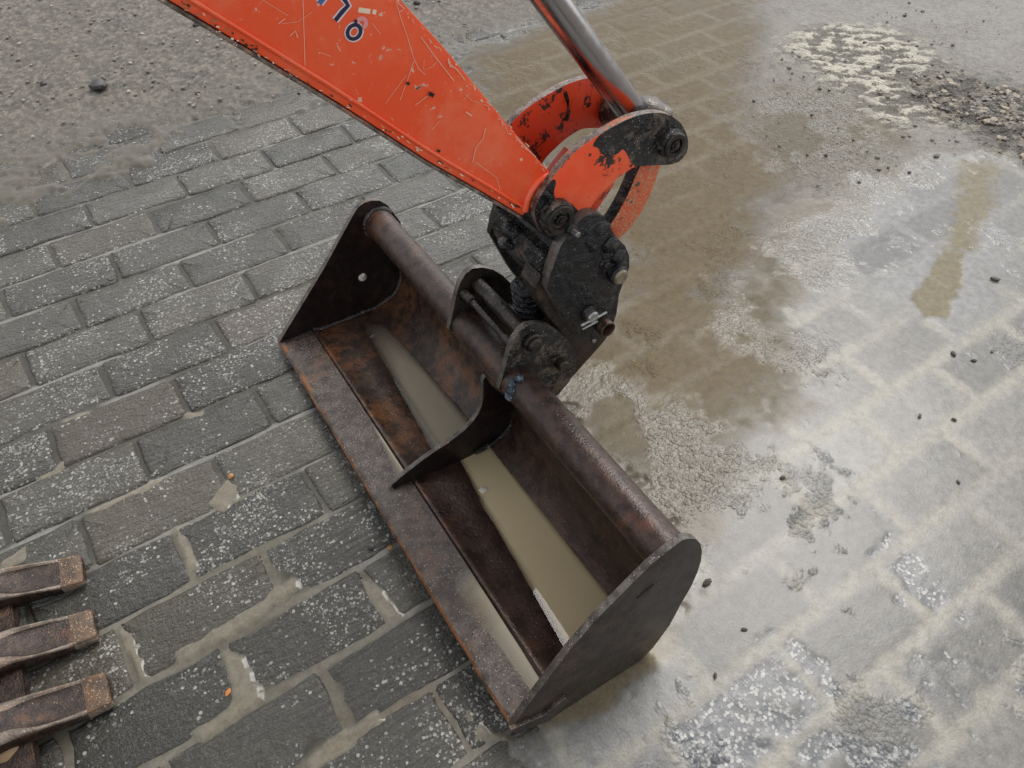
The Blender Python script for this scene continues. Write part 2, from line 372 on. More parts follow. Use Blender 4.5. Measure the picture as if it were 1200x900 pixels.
def gp(px): return [tuple(G(a, b)[:2]) for a, b in px]
# ------------------------------------------------------------------ ground
RS, PL = .155, .307                      # row spacing and paver length
Y0 = 1.5*1.91602
def row_off(k): return .027 if k % 2 == 0 else -.114
VIEW = gp([(-90, -70), (1290, -70), (1290, 970), (-90, 970)])
D_PX = [(-400, 330), (0, 192), (60, 168), (170, 146), (240, 133), (330, 106), (420, 78), (520, 50), (600, 28), (690, 2), (760, -60), (500, -200), (-400, -200)]
D2_PX = [(-200, 345), (0, 265), (40, 240), (100, 212), (150, 195), (215, 155), (185, 138), (0, 180), (-200, 260)]
B_PX = [(545, 70), (640, 18), (720, -8), (800, -70), (930, -70), (900, 60), (905, 110), (990, 180), (970, 225), (900, 250), (930, 300), (880, 340), (960, 400), (955, 440), (900, 500), (860, 560), (800, 615), (700, 520), (640, 440), (705, 300), (690, 210), (620, 170), (540, 150)]
P_PX = [(985, 225), (1030, 192), (1100, 178), (1400, 170), (1600, 400), (1500, 1200), (560, 1200), (612, 868), (680, 830), (760, 760), (800, 690), (835, 600), (890, 512), (945, 440), (915, 370), (925, 300), (955, 250)]
TR_PX = [(820, -90), (930, 40), (860, 120), (900, 200), (960, 240), (1100, 200), (1500, 190), (1500, -150)]
TR2 = 0
C_PX = [(928, 45), (960, 30), (1040, 32), (1095, 75), (1115, 128), (1175, 152), (1150, 165), (1060, 150), (1000, 110), (940, 72)]
K_PX = [(1065, 92), (1130, 95), (1240, 110), (1240, 205), (1185, 188), (1130, 158), (1075, 122)]
T_PX = [(1103, 292), (1130, 298), (1124, 335), (1110, 374), (1082, 372), (1066, 350), (1085, 325)]
T2_PX = [(1130, 190), (1172, 192), (1156, 255), (1132, 300), (1100, 302), (1118, 250)]
M1_PX = [(640, 480), (700, 445), (760, 480), (850, 470), (905, 430), (960, 385), (940, 520), (870, 570), (810, 640), (720, 570)]
M2_PX = [(850, 330), (905, 280), (960, 250), (1000, 180), (1110, 180), (1070, 235), (960, 340), (900, 420), (850, 400)]
M3_PX = [(890, 120), (950, 85), (1060, 160), (1010, 215), (900, 200)]
PUD_PX = [(640, 850), (700, 800), (745, 765), (790, 740), (787, 770), (740, 800), (690, 835)]
# open water in the joints at the bottom left
W_PX = [[(105, 600), (190, 555), (200, 565), (130, 605), (120, 640), (108, 625)], [(200, 765), (275, 725), (340, 680), (350, 690), (270, 745), (210, 775)], [(260, 765), (285, 770), (300, 800), (310, 822), (240, 868), (225, 860), (275, 822)], [(415, 670), (450, 690), (470, 720), (455, 728), (440, 715)], [(370, 885), (440, 835), (455, 845), (400, 880), (365, 900)], [(530, 815), (552, 860), (545, 880), (590, 865), (570, 840)], [(140, 735), (160, 745), (175, 795), (165, 800), (148, 770)], [(205, 620), (215, 625), (230, 665), (222, 668)], [(245, 590), (268, 560), (285, 570), (262, 600)], [(45, 555), (75, 540), (72, 555), (50, 565)], [(0, 660), (30, 640), (28, 655), (0, 672)], [(75, 492), (110, 480), (105, 490), (80, 498)], [(215, 485), (240, 480), (240, 495), (220, 497)]]

def axis_coords(a, b, c, h0, h1):
    v = list(np.arange(a, b, h0)); x = v[-1]
    while x < c:
        h = h0+(h1-h0)*min(1, (x-b)/(c-b)*1.3); x += h; v.append(x)
    return np.array(v)
gx = np.concatenate([np.arange(-1.9, -.951, .015), axis_coords(-.95, 1.7, 6.2, .006, .014)]); gy = np.concatenate([np.arange(-1.3, -.601, .015), axis_coords(-.6, 1.9, 6.2, .006, .014)])
X, Y = np.meshgrid(gx, gy, indexing='ij')
near = sdf(X, Y, VIEW) > -.9
wob = (fbm(X, Y, 9, 3)-.5); wob2 = (fbm(X, Y, 38, 5)-.5); fine = fbm(X, Y, 70, 8, 3)-.5; med = fbm(X, Y, 22, 9, 4)-.5
def mask(px, soft=.05, warp=.10, w2=.04): return sst(sdf(X, Y, gp(px))+wob*warp*2+wob2*w2*2, -soft, soft)
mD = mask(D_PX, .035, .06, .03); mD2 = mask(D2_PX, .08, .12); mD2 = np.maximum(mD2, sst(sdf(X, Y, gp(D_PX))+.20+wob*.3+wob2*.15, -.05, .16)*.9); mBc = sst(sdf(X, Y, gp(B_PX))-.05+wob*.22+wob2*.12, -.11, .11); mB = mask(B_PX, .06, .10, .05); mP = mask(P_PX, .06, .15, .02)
mTR = mask(TR_PX, .10, .12, .06); mC = mask(C_PX, .10, .12, .06); mK = mask(K_PX, .10, .12, .08)
mT = np.maximum(mask(T_PX, .008, .012, .010), mask(T2_PX, .035, .03, .04)); mM = np.maximum(np.maximum(mask(M1_PX, .08, .14, .06), mask(M2_PX, .08, .14, .06)), mask(M3_PX, .1, .12, .06))
mPud = mask(PUD_PX, .012, .02, .01)
mW = np.zeros_like(X)
for q in W_PX: mW = np.maximum(mW, mask(q, .006, .010, .010))
# distance to the nearest joint
k = np.floor((Y0-Y)/RS).astype(int); fy_ = (Y0-Y)/RS-k
dj = np.minimum(fy_, 1-fy_)*RS
offx = np.where(k % 2 == 0, .027, -.114); fx_ = (X-offx)/PL; fx_ -= np.floor(fx_)
di = np.minimum(fx_, 1-fx_)*PL
dist = np.minimum(dj, di)+wob2*.012
joint = 1-sst(dist, .006, .026)
jsoft = 1-sst(dist, .0, .05)
cover = np.clip(np.maximum.reduce([mD, mB, mP, mTR]), 0, 1)
# thin film patches through which the aggregate of the pavers shows
bare = sst(fbm(X, Y, 5.2, 21, 4)-.5+wob2*.22, .03, .13)*mP*(1-joint*.8)*(1-mM)*(1-mT)*(1-mTR)
bare = bare*sst(sdf(X, Y, gp([(640, 720), (830, 640), (960, 520), (1010, 560), (1120, 690), (1300, 640), (1300, 1100), (500, 1100), (560, 900)])), -.03, .06)
hcell = np.modf(np.abs(np.sin(k*12.9898+np.floor((X-offx)/PL).astype(int)*78.233+4.1)*43758.5453))[0]
bare = np.clip(bare*(.25+1.2*hcell)*(.55+.9*sst(fbm(X, Y, 20, 71)+wob2*.3, .35, .65)), 0, 1)
bare = np.maximum(bare, .35*mP*sst(sdf(X, Y, gp([(600, 860), (700, 825), (830, 720), (870, 900), (860, 1100), (500, 1100)])), -.05, .1)*(1-joint))
agg = np.maximum(bare, mB*(1-mBc)*.32)
lowj = -.0055+wob*.006
Z = lowj*(1-mW)+mW*(-.0006)+.0012*med*(1-mW)+.0024*sst(sdf(X, Y, gp([(60, 720), (300, 560), (420, 640), (640, 860), (560, 1000), (0, 1000)])), -.1, .15)
Z = Z+mD2*(.0012+.0085*sst(fbm(X, Y, 8, 44)+wob2*.2, .36, .62))
film = .0042+.0014*wob-.0005*joint
R_PX = [(545, 70), (690, 5), (820, -90), (1500, -150), (1600, 400), (1500, 1200), (560, 1200), (612, 868), (680, 830), (760, 755), (785, 690), (750, 610), (660, 520), (620, 440), (705, 300), (690, 210), (620, 170)]
mR = mask(R_PX, .05, .10, .05); Z = Z*(1-mR)+mR*.0042; cover = np.maximum(cover, mR)
Z = Z*(1-mP)+mP*film
Z = Z*(1-mTR)+mTR*(.006+.006*med+.003*fine)
Z = Z*(1-mB)+mB*(.0045+.0012*med-.0012*joint)
Z = Z*(1-mD)+mD*(.006+.010*med+.005*fine+.02*np.clip(sdf(X, Y, gp(D_PX)), 0, .5)*.4)
mL = mM*(1-mT)*sst(fbm(X, Y, 6.5, 18, 5)+wob2*.35, .40, .56)
ridge = 1-np.abs(fbm(X*1.2-Y*.5, X*.5+Y*1.2, 64, 61, 3)-.5)*4.5
Z = Z+np.maximum(mL, mM*.15)*(.0014*ridge+.0014*fine)*np.where(mT > .5, .2, 1)
# slid mud streaks running across the brown film
strk = fbm((X*.55-Y*.83)*3.2, (X*.83+Y*.55)*.12, 12, 77, 3)-.5
Z = Z+mB*(1-mM)*.0012*np.clip(strk*3, -.5, 1)*sst(fbm(X, Y, 2.2, 15), .45, .62)
clod = np.clip(fbm(X, Y, 30, 66, 4)-.46, 0, 1)*5
Z = Z+mC*(.010*(np.clip(fbm((X*.83-Y*.55), (X*.55+Y*.83)*1.7, 24, 67, 4)-.5, -.2, .3))*2.2)+mK*.010*clod
Z = Z-mT*(1-mM*.3)*.0016
Z = Z*(1-mPud)+mPud*(.003)
Z = Z-bare*.0012
# colour and roughness
def cc(r, g, b): return np.array([r, g, b])
C = np.ones(X.shape+(3,))*cc(.085, .08, .063); R = np.full(X.shape, .16)
def lay(m, col, rough):
    global C, R
    C = C*(1-m[..., None])+m[..., None]*col; R = R*(1-m)+m*rough
dk = sst(wob*2, -.4, .4)
lay(np.clip(joint*(1-cover)*.9, 0, 1), cc(.088, .083, .066), .1)
jrow_sheen = (1-sst(dj+wob2*.006, .003, .014))*(1-cover)
lay(jrow_sheen*(.1+.9*sst(fbm(X*.6, Y*2.5, 5, 88), .44, .58)), cc(.30, .29, .262), .08)  # sky sheen along the row joints, painted as a pale colour
lowl = sst(sdf(X, Y, gp([(60, 720), (300, 560), (420, 640), (640, 860), (560, 1000), (0, 1000)])), -.12, .12)
lay(lowl*joint*(1-cover)*.8, cc(.215, .192, .145), .09)
lay(mW, cc(.27, .24, .18), .05)
lay(mD2, cc(.140, .122, .092), .38)
lay(mR, cc(.165, .135, .092), .28); lay(mB, cc(.090, .084, .068), .30); lay(mB*mBc, cc(.150, .109, .055), .30)  # brown mud film, with a dark reflection painted into its tone
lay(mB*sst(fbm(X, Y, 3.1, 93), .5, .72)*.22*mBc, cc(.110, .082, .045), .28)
lay(mB*(1-sst(dist, .000, .034))*sst(fbm(X, Y, 1.9, 5), .35, .65)*.42, cc(.25, .215, .155), .30)
ci = np.floor((X-offx)/PL).astype(int)
hsh = lambda a: np.modf(np.abs(np.sin(k*12.9898+ci*78.233+a)*43758.5453))[0]
h1, h2 = hsh(1.3), hsh(4.1)
lay(mP, cc(.232, .221, .196), .22); lay(mP*(1-sst(dist, .0, .036))*(.45+.45*sst(fbm(X, Y, 3.3, 52), .42, .65)), cc(.375, .350, .288), .28)
lay(mP*sst(fbm(X, Y, 2.6, 12), .45, .75)*.35*(1-joint), cc(.225, .22, .208), .16)
lay(mP*mask([(1010, 190), (1130, 180), (1180, 240), (1200, 330), (1120, 400), (1000, 340), (960, 270)], .1, .1, .05)*(1-mT)*.8, cc(.30, .295, .285), .12)
C = C*(1-(mP*(1-joint)*(h1-.4)*.5)[..., None])
lay(bare*.85, cc(.135, .143, .155), .16)
lay(mTR*(1-mP), cc(.20, .175, .14), .38); lay(mTR*(1-mP)*sst(fine, .03, .14)*.5, cc(.10, .088, .072), .4); lay(mTR*sst(fbm(X, Y, 5, 33), .5, .65)*.6, cc(.28, .26, .225), .5)
lay(mM*(1-mT)*(1-mP)*.7, cc(.155, .122, .072), .26); lay(mL*.6, cc(.150, .126, .085), .18); lay(mL*sst(ridge, .45, .85)*.3, cc(.215, .19, .145), .16)
crm = mC*sst(fbm((X*.83-Y*.55), (X*.55+Y*.83)*1.7, 24, 67, 4)-.5+wob2*.5, -.01, .07)
lay(mC*.6, cc(.16, .14, .11), .55); lay(crm, cc(.66, .62, .50), .6)
lay(mK, cc(.10, .085, .068), .4); lay(mK*sst(fbm(X, Y, 24, 91), .55, .65)*.8, cc(.40, .34, .26), .6)
lay(mT, cc(.235, .195, .115), .1)  # reflection of something dark overhead, painted as a brown patch
lay(mPud, cc(.215, .175, .11), .08)
lay(mD, cc(.172, .152, .126), .7); lay(mD*sst(fbm(X, Y, 3.5, 29), .45, .65)*.6, cc(.205, .184, .152), .8); lay(mD*sst(fbm(X, Y, 7, 39)+wob2*.4, .5, .8)*.6, cc(.135, .122, .104), .7); lay(mD*sst(fine, .06, .16)*.5, cc(.36, .32, .26), .8); lay(mD*sst(-fine, .08, .18)*.5, cc(.10, .09, .078), .8)
lay(mD*(1-sst(sdf(X, Y, gp(D_PX)), .05, .30))*.6, cc(.17, .155, .125), .6)
C = C*.74
# mesh
nx, ny = X.shape
vid = np.arange(nx*ny).reshape(nx, ny)
keep = near[:-1, :-1] & near[1:, :-1] & near[:-1, 1:] & near[1:, 1:]
q = np.stack([vid[:-1, :-1][keep], vid[1:, :-1][keep], vid[1:, 1:][keep], vid[:-1, 1:][keep]], 1)
used = np.zeros(nx*ny, bool); used[q.ravel()] = True; remap = np.cumsum(used)-1
co = np.stack([X, Y, Z], -1).reshape(-1, 3)[used]; cl = np.concatenate([C, R[..., None]], -1).reshape(-1, 4)[used]
q = remap[q]
me = bpy.data.meshes.new('mud'); me.vertices.add(len(co)); me.vertices.foreach_set('co', co.ravel())
me.loops.add(q.size); me.loops.foreach_set('vertex_index', q.ravel().astype(np.int32))
me.polygons.add(len(q)); me.polygons.foreach_set('loop_start', np.arange(0, q.size, 4, dtype=np.int32))
me.polygons.foreach_set('use_smooth', np.ones(len(q), bool)); me.update()
spc = .34-.24*np.maximum(mB*mBc, mM*(1-mP))*(1-mP*(1-mM))*(1-mL)+.18*mL  # gloss cut over the brown zone in place of dark surroundings to reflect
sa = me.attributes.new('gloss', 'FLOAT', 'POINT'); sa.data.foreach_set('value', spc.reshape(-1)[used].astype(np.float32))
lump_a = np.clip(mL*.4+mTR*(1-mP)*.5+mB*(1-mM)*.4*sst(fbm(X, Y, 9, 19)+wob2*.4, .55, .72)+mC*.6+mK+mP*(1-mM)*.5*sst(fbm(X, Y, 6, 23)+wob2*.4, .58, .72), 0, 1.2)
la_ = me.attributes.new('lump', 'FLOAT', 'POINT'); la_.data.foreach_set('value', lump_a.reshape(-1)[used].astype(np.float32))
ag = me.attributes.new('agg', 'FLOAT', 'POINT'); ag.data.foreach_set('value', agg.reshape(-1)[used].astype(np.float32))
at = me.attributes.new('col', 'FLOAT_COLOR', 'POINT'); at.data.foreach_set('color', cl.astype(np.float32).ravel())
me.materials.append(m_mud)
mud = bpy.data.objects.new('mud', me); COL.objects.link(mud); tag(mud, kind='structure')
# wide base sheet out to the horizon
bm = NB()
vs = [bm.verts.new((x, y, -.075)) for x, y in ((-120, -120), (120, -120), (120, 120), (-120, 120))]; bm.faces.new(vs)
gmat = Mat('yard_earth'); n = gmat.noise(3, 6); gmat.set(Base_Color=gmat.mix(n, c3(.12, .10, .08), c3(.22, .195, .16)), Roughness=.7, Normal=gmat.bump(n, .4, .02))
ground = link('ground', bm, gmat.m, recalc=False); tag(ground, kind='structure')

# pavers, one by one
pave = bpy.data.objects.new('pavement', None); COL.objects.link(pave); tag(pave, kind='structure')
def paver_mesh(seed):
    r = random.Random(seed); bm = NB(); Lx, Ly = PL/2-.0022, RS/2-.0022
    ol = []
    tx = [-1, -.93, -.62, -.3, 0, .3, .62, .93]; ty = [-1, -.86, -.4, .1, .5, .86]
    for t in tx: ol.append((Lx*t, -Ly))
    for t in ty: ol.append((Lx, Ly*t))
    for t in tx: ol.append((-Lx*t, Ly))
    for t in ty: ol.append((-Lx, -Ly*t))
    n = len(ol); j = [r.uniform(-.0055, .0035) for _ in range(n)]; dz = [r.uniform(-.0015, .0006) for _ in range(n)]
    corner = {0, 8, 14, 22}
    def ringv(k, z, jz=0):
        out = []
        for i, (x, y) in enumerate(ol):
            kk = k-(.0035 if i in corner else 0)+j[i]*.6
            l = math.hypot(x, y); fx, fy = x/Lx, y/Ly
            sx = x-math.copysign(max(0, -kk) if abs(fx) > .98 else 0, x); sy = y-math.copysign(max(0, -kk) if abs(fy) > .98 else 0, y)
            out.append(bm.verts.new((sx, sy, z+dz[i]*jz)))
        return out
    rs = [ringv(-.0005, -.06), ringv(-.001, -.0085, 1), ringv(-.0035, -.0028, 1), ringv(-.009, -.0004, 1.0), ringv(-.022, .0003, .6)]
    for a, b in zip(rs, rs[1:]):
        for i in range(n): bm.faces.new((a[i], a[(i+1) % n], b[(i+1) % n], b[i]))
    # inner top: fan to three spine points
    sp = [bm.verts.new((x, 0, .0006+r.uniform(-.0006, .0008))) for x in (-.09, 0, .09)]
    top = rs[-1]
    def nearest(v): return min(sp, key=lambda s: (s.co.x-v.co.x)**2)
    for i in range(n):
        a, b = top[i], top[(i+1) % n]; na, nb = nearest(a), nearest(b)
        if na is nb: bm.faces.new((a, b, na))
        else: bm.faces.new((a, b, nb, na))
    bmesh.ops.recalc_face_normals(bm, faces=bm.faces)
    smooth_sharp(bm, 50); me = bpy.data.meshes.new('paver'); bm.to_mesh(me); bm.free(); me.materials.append(m_paver); return me
PM = [paver_mesh(s) for s in range(10)]
cells = []
def sdp(x, y, poly): return float(sdf(np.array([[x]]), np.array([[y]]), poly)[0, 0])
Dw = gp(D_PX)
for k in range(-20, 30):
    yc = Y0-(k+.5)*RS
    for i in range(-9, 24):
        xc = row_off(k)+(i+.5)*PL
        sv = sdp(xc, yc, VIEW)
        if sv < -.8 or sdp(xc, yc, Dw) > .22: continue
        cells.append((math.hypot(xc, yc)+(0 if sv > -.12 else 50), xc, yc, k, sv))
cells.sort()
for idx, (d, xc, yc, k, sv) in enumerate(cells):
    if idx >= 300: break
    o = bpy.data.objects.new('paver', PM[rng.randrange(10)]); COL.objects.link(o); o.parent = pave
    cov = sdp(xc, yc, gp(P_PX)) > -.05 or sdp(xc, yc, gp(B_PX)) > -.05
    a = .3 if cov else 1.0
    o.location = (xc+rng.uniform(-.002, .002), yc+rng.uniform(-.002, .002), rng.uniform(-.0018, .0018)*a)
    o.rotation_euler = (math.radians(rng.uniform(-.5, 1.2))*a, math.radians(rng.uniform(-.4, .4))*a, math.radians(rng.uniform(-.6, .6))+(math.pi if rng.random() < .5 else 0)*0)
if len(cells) > 300:
    bm = NB()
    for (d, xc, yc, k, sv) in cells[300:]:
        n0 = len(bm.verts); bm.from_mesh(PM[rng.randrange(10)]); bm.verts.ensure_lookup_table()
        for v in bm.verts[n0:]: v.co += Vector((xc, yc, rng.uniform(-.001, .001)))
    tag(link('far_pavers', bm, m_paver, pave, recalc=False), kind='stuff')
print('pavers', len(cells), 'mud quads', len(q))
# ------------------------------------------------------------------ grading bucket
bk = Root('grading_bucket', 0, BL/2, 0)
tag(bk.e, 'wide rusty grading bucket lying open on the wet paving with muddy water in it', 'excavator bucket')
T = .014
RP_PX = [(600, 853), (617, 829), (635, 805), (667, 763), (700, 725), (730, 695), (760, 665), (780, 648), (800, 633), (808, 631), (816, 632), (821, 637), (823, 645), (822, 657), (818, 670), (810, 688), (800, 705), (785, 733), (765, 760), (740, 785), (715, 804), (690, 820), (665, 833), (640, 845), (620, 852), (608, 855)]
PR = SP(RP_PX, BL)
bm = prism(NB(), PR, BL-T, BL, .0018, 1)
near_plate = bk.part('side_plate', bm, [m_plate, m_rim]); near_plate['label'] = 'grey brown outer side plate, nearest to the viewer'
LP_PX = [(327, 402), (345, 372), (362, 344), (380, 314), (398, 281), (415, 250), (420, 243), (426, 238), (435, 235), (445, 235), (455, 241), (463, 252)]
PLf = SP(LP_PX, 0)
PLf += [(.395, .24), (.402, .18), (.400, .08), (.375, .0), (.30, -.045), (.2, -.055), (.09, -.035), (.02, -.012)]
hu, hw = S(425, 325, 0)
hole = [(hu+.0125*math.cos(a), hw+.0125*math.sin(a)) for a in [2*math.pi*j/18 for j in range(18)]]
bm = prism_hole(NB(), PLf, hole, -T, 0)
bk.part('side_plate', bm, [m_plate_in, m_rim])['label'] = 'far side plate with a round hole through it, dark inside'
# shell: floor, back and the curl up to the tube, lofted along the blade
ZWF, ZWN = .0205, .0385                       # water levels of the far and the near half
SM = .6
def lerp(a, b, t): return a+(b-a)*t
def itp(s, ks, vs): return float(np.interp(s, ks, vs))
def wl(s):
    zl = .025+(.08-.025)*s/BL
    return ((ZWF if s < SM else ZWN)-zl)
def shell_profile(s, side=None):
    zl = .025+.055*s/BL
    zw = ZWF if (side == 'f' or (side is None and s < SM)) else ZWN
    wv = zw-zl
    if zw == ZWF:
        uL = itp(s, [0, .05, .13, .3, .5, .6], [.222, .220, .214, .203, .187, .183]); uR = itp(s, [0, .05, .2, .5, .6], [.276, .278, .290, .309, .312])
    else:
        uL = itp(s, [.6, .7, .74, .86, 1.0, 1.192], [.220, .210, .203, .193, .182, .164]); uR = itp(s, [.6, .7, 1.1, 1.192], [.302, .306, .318, .320])
    deep = -.020 if zw == ZWN else -.014
    if zw == ZWF and s < .30: deep = lerp(.003, -.014, s/.30)
    um = (uL+uR)/2
    lipw = -.004
    p = [(.094, lipw), (.098, .0035), (.105, .0035), (.112, -.004)]
    p += [(lerp(.112, uL, .5), lerp(-.004, wv, .52)), (uL, wv), (lerp(uL, um, .5), wv+deep*.7), (um, wv+deep), (lerp(um, uR, .6), wv+deep*.7), (uR, wv+.0005)]
    cu, cw = .334-.010*s/BL, .262+.008*s/BL
    p += [(lerp(uR, .352, .5), lerp(wv, .022, .40)), (.352, .022), (.368, .056), (.376, .095), (.377, .14), (.373, .18), (cu+.034, cw-.046), (cu+.024, cw-.020)]
    if zw == ZWN:
        k = min(1, (s-SM)/.06); q = [(lerp(uR, .344, .5), lerp(wv, .03, .36)), (.344, .03), (.353, .07), (.352, .115), (.343, .155), (.330, .19), (cu-.018, cw-.052), (cu-.030, cw-.024)]
        p = p[:10]+[(lerp(a[0], b[0], k), lerp(a[1], b[1], k)) for a, b in zip(p[10:], q)]
    return p
def full(s, side=None):
    p = shell_profile(s, side); t = .010
    outp = [(.094, lipc) for lipc in ()]
    q = []
    n = len(p)
    for i in range(n):
        a = p[max(i-1, 0)]; b = p[min(i+1, n-1)]
        dx, dy = b[0]-a[0], b[1]-a[1]; l = max(math.hypot(dx, dy), 1e-9)
        q.append((p[i][0]+dy/l*t, p[i][1]-dx/l*t))
    q[0] = (.094, -.018); q[1] = (.10, -.018); q[2] = (.108, -.018); q[3] = (.116, -.018)
    return p+q[::-1]
for nm, s0, s1, side, lab in (('shell', 0.0, SM, 'f', 'orange rusted back and floor of the far half'), ('shell', SM, BL-T, 'n', 'dark wet back and floor of the near half')):
    bm = NB(); N = 40
    rings = []
    for i in range(N+1):
        s = lerp(s0, s1, i/N)
        r = []
        for j, (u, w_) in enumerate(full(s, side)):
            k = .0012*(mnoise.noise(Vector((u*14, s*9, w_*14)))) if j < 18 else 0
            r.append(L3(u, s, w_+k))
        rings.append(r)
    ring_loft(bm, rings)
    o = bk.part(nm, bm, m_shell if side == 'f' else m_wall, ang=50); o['label'] = lab
# cutting edge with an uneven worn front
bm = NB(); rings = []; N = 90
for i in range(N+1):
    s = lerp(-T*.6, BL-T*.4, i/N)
    a = .0022*mnoise.noise(Vector((s*16, 0, 3)))+.0011*mnoise.noise(Vector((s*55, 2, 3)))
    dish = itp(s, [0, .3, .45, .58, .62, .85, .95, 1.19], [0, 0, .003, .004, 0, 0, .004, .0145])
    r = [(a, -.016), (a-.001, -.004), (a+.003, .0006), (.012, .0012), (.032, .0004), (.055, -dish*.5), (.076, -dish), (.089, -dish), (.0935, -dish*.6), (.0935, -.017)]
    rings.append([L3(u, s, w_+.0007*mnoise.noise(Vector((u*40, s*30, 7)))) for u, w_ in r])
ring_loft(bm, rings)
for f in bm.faces:
    c = f.calc_center_median()
    if c.x < .0045 or (.0005+c.x < .026 and mnoise.noise(Vector((c.x*30, c.y*14, 2)))*.5+.5 > .38+c.x*16+max(0, abs(c.y)-.25)*.9): f.material_index = 1
bk.part('cutting_edge', bm, [m_blade, m_edge_rust], ang=45)
# tube along the back
bm = NB(); TU, TW, TR_ = .334, .262, .039
def tube_c(s): return (TU-.010*s/BL, TW+.008*s/BL)
rings = []
for i in range(61):
    s = lerp(.0, BL-T, i/60); cu, cw = tube_c(s)
    r = TR_-.0014*abs(mnoise.noise(Vector((s*7, 1, 1))))
    rings.append([L3(cu+r*math.cos(a), s, cw+r*math.sin(a)) for a in [2*math.pi*j/32 for j in range(32)]])
ring_loft(bm, rings); bk.part('back_tube', bm, m_tube)
# weld collar of the tube on the far plate
bm = NB(); cu, cw = tube_c(0)
tube_path(bm, [L3(cu+.041*math.cos(a), .004, cw+.041*math.sin(a)) for a in [math.pi*(.15+1.2*j/24) for j in range(25)]], .0055, 6, .25)
bk.part('weld_bead', bm, m_weld)
# divider across the middle
DV_PX = [(459, 569), (470, 559), (484, 548), (497, 538), (510, 529), (524, 520), (536, 511), (546, 503), (554, 494), (560, 486), (564, 477), (566, 468), (566.5, 456), (566, 446), (569, 441), (572, 446), (576, 452), (584, 459), (594, 466), (603, 474), (607, 486), (600, 500), (584, 517), (566, 532), (534, 550), (507, 562), (482, 572), (462, 574)]
bm = prism(NB(), SP(DV_PX, SM+.006), SM-.006, SM+.006, .0015, 1)
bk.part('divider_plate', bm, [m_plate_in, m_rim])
bm = NB()
tube_path(bm, [L3(*((lambda q: (q[0], SM+.010, q[1]))(S(a, b, SM+.006)))) for a, b in [(604, 478), (602, 488), (596, 499), (588, 509), (578, 517), (566, 524), (556, 530)]], .0055, 6, .35)
bk.part('weld_bead', bm, m_weld)
# weld along the far plate
bm = NB(); pr = shell_profile(.004, 'f')
tube_path(bm, [L3(u, .005, w_+.002) for u, w_ in smoothed(pr[1:16], 2, False)], .0052, 6, .3)
bk.part('weld_bead', bm, m_weld)
bm = NB(); cu, cw = tube_c(.66)
tube_path(bm, [L3(cu+.040*math.cos(a), .722+.006*math.sin(5*a), cw+.040*math.sin(a)) for a in [math.pi*(.55+.42*j/14) for j in range(15)]], [.006+.004*rng.random() for _ in range(15)], 7, .4)
bk.part('weld_bead', bm, m_weld_new)['label'] = 'fresh blue grey weld on the tube beside the near ear'
# ears that carry the pins
EARS = {}
EN_PX = [(582, 454), (586, 440), (590, 425), (594, 410), (599, 397), (606, 386), (615, 379), (627, 377), (640, 379), (652, 386), (663, 397), (672, 412), (672, 430), (664, 446), (652, 460), (636, 470), (612, 470)]
SE1, SE0, ET = .690, .475, .014
EN = SP([(a+3, b+2) for a, b in EN_PX], SE1)
for s in (SE1, SE0):
    bm = prism(NB(), EN, s-ET, s, .0015, 1); bk.part('pin_ear', bm, [m_black_rough if s == SE1 else m_pin, m_rim])
pu, pw = S(626, 403, SE1+.012)
bm = NB(); pcyl(bm, pu, pw, SE0-.03, SE1+.022, .0165, 24, .004); pcyl(bm, pu, pw, SE1, SE1+.012, .021, 24, .003); bk.part('ear_pin', bm, m_pin)
pu2, pw2 = S(659, 428, SE1+.012)
bm = NB(); pcyl(bm, pu2, pw2, SE0-.02, SE1+.020, .0135, 20, .003); bk.part('ear_pin', bm, m_pin)
tu, tw = S(572, 374, .58)
bm = NB(); pcyl(bm, tu, tw, SE0-.002, SE1-ET+.002, .007, 14, .001); pcyl(bm, tu, tw, SE0, SE0+.04, .011, 14, .002); pcyl(bm, tu, tw, SE1-ET-.03, SE1-ET, .010, 14, .002)
bk.part('spacer_rod', bm, m_pin)
# solid near-black cap drawn for the dark hollow of a drain slot
hu, hw = S(756, 693, BL)
bm = NB()
ring = [L3(hu+.0135*math.cos(a)*1.3, BL+.0012, hw+.006*math.sin(a)+.007*math.cos(a)) for a in [2*math.pi*j/16 for j in range(16)]]
vs = [bm.verts.new(p) for p in ring]; vb = [bm.verts.new((p[0], p[1]+.006, p[2])) for p in ring]
bm.faces.new(vs)
for j in range(16): bm.faces.new((vs[j], vs[(j+1) % 16], vb[(j+1) % 16], vb[j]))
bk.part('drain_slot', bm, m_void)
# wear strip under the near corner
bm = prism(NB(), SP([(599, 856), (640, 838), (664, 818), (668, 822), (645, 845), (604, 859)], BL+.008), BL-.001, BL+.008, .002, 1); bk.part('wear_strip', bm, [m_plate, m_rim])
# seam line along the near half of the back
bm = NB(); tube_path(bm, [L3(.334-.010*s/BL-.033, s, TW-.012+.008*s/BL) for s in np.linspace(.74, BL-T, 12)], .0014, 5, .3); bk.part('weld_bead', bm, m_weld)

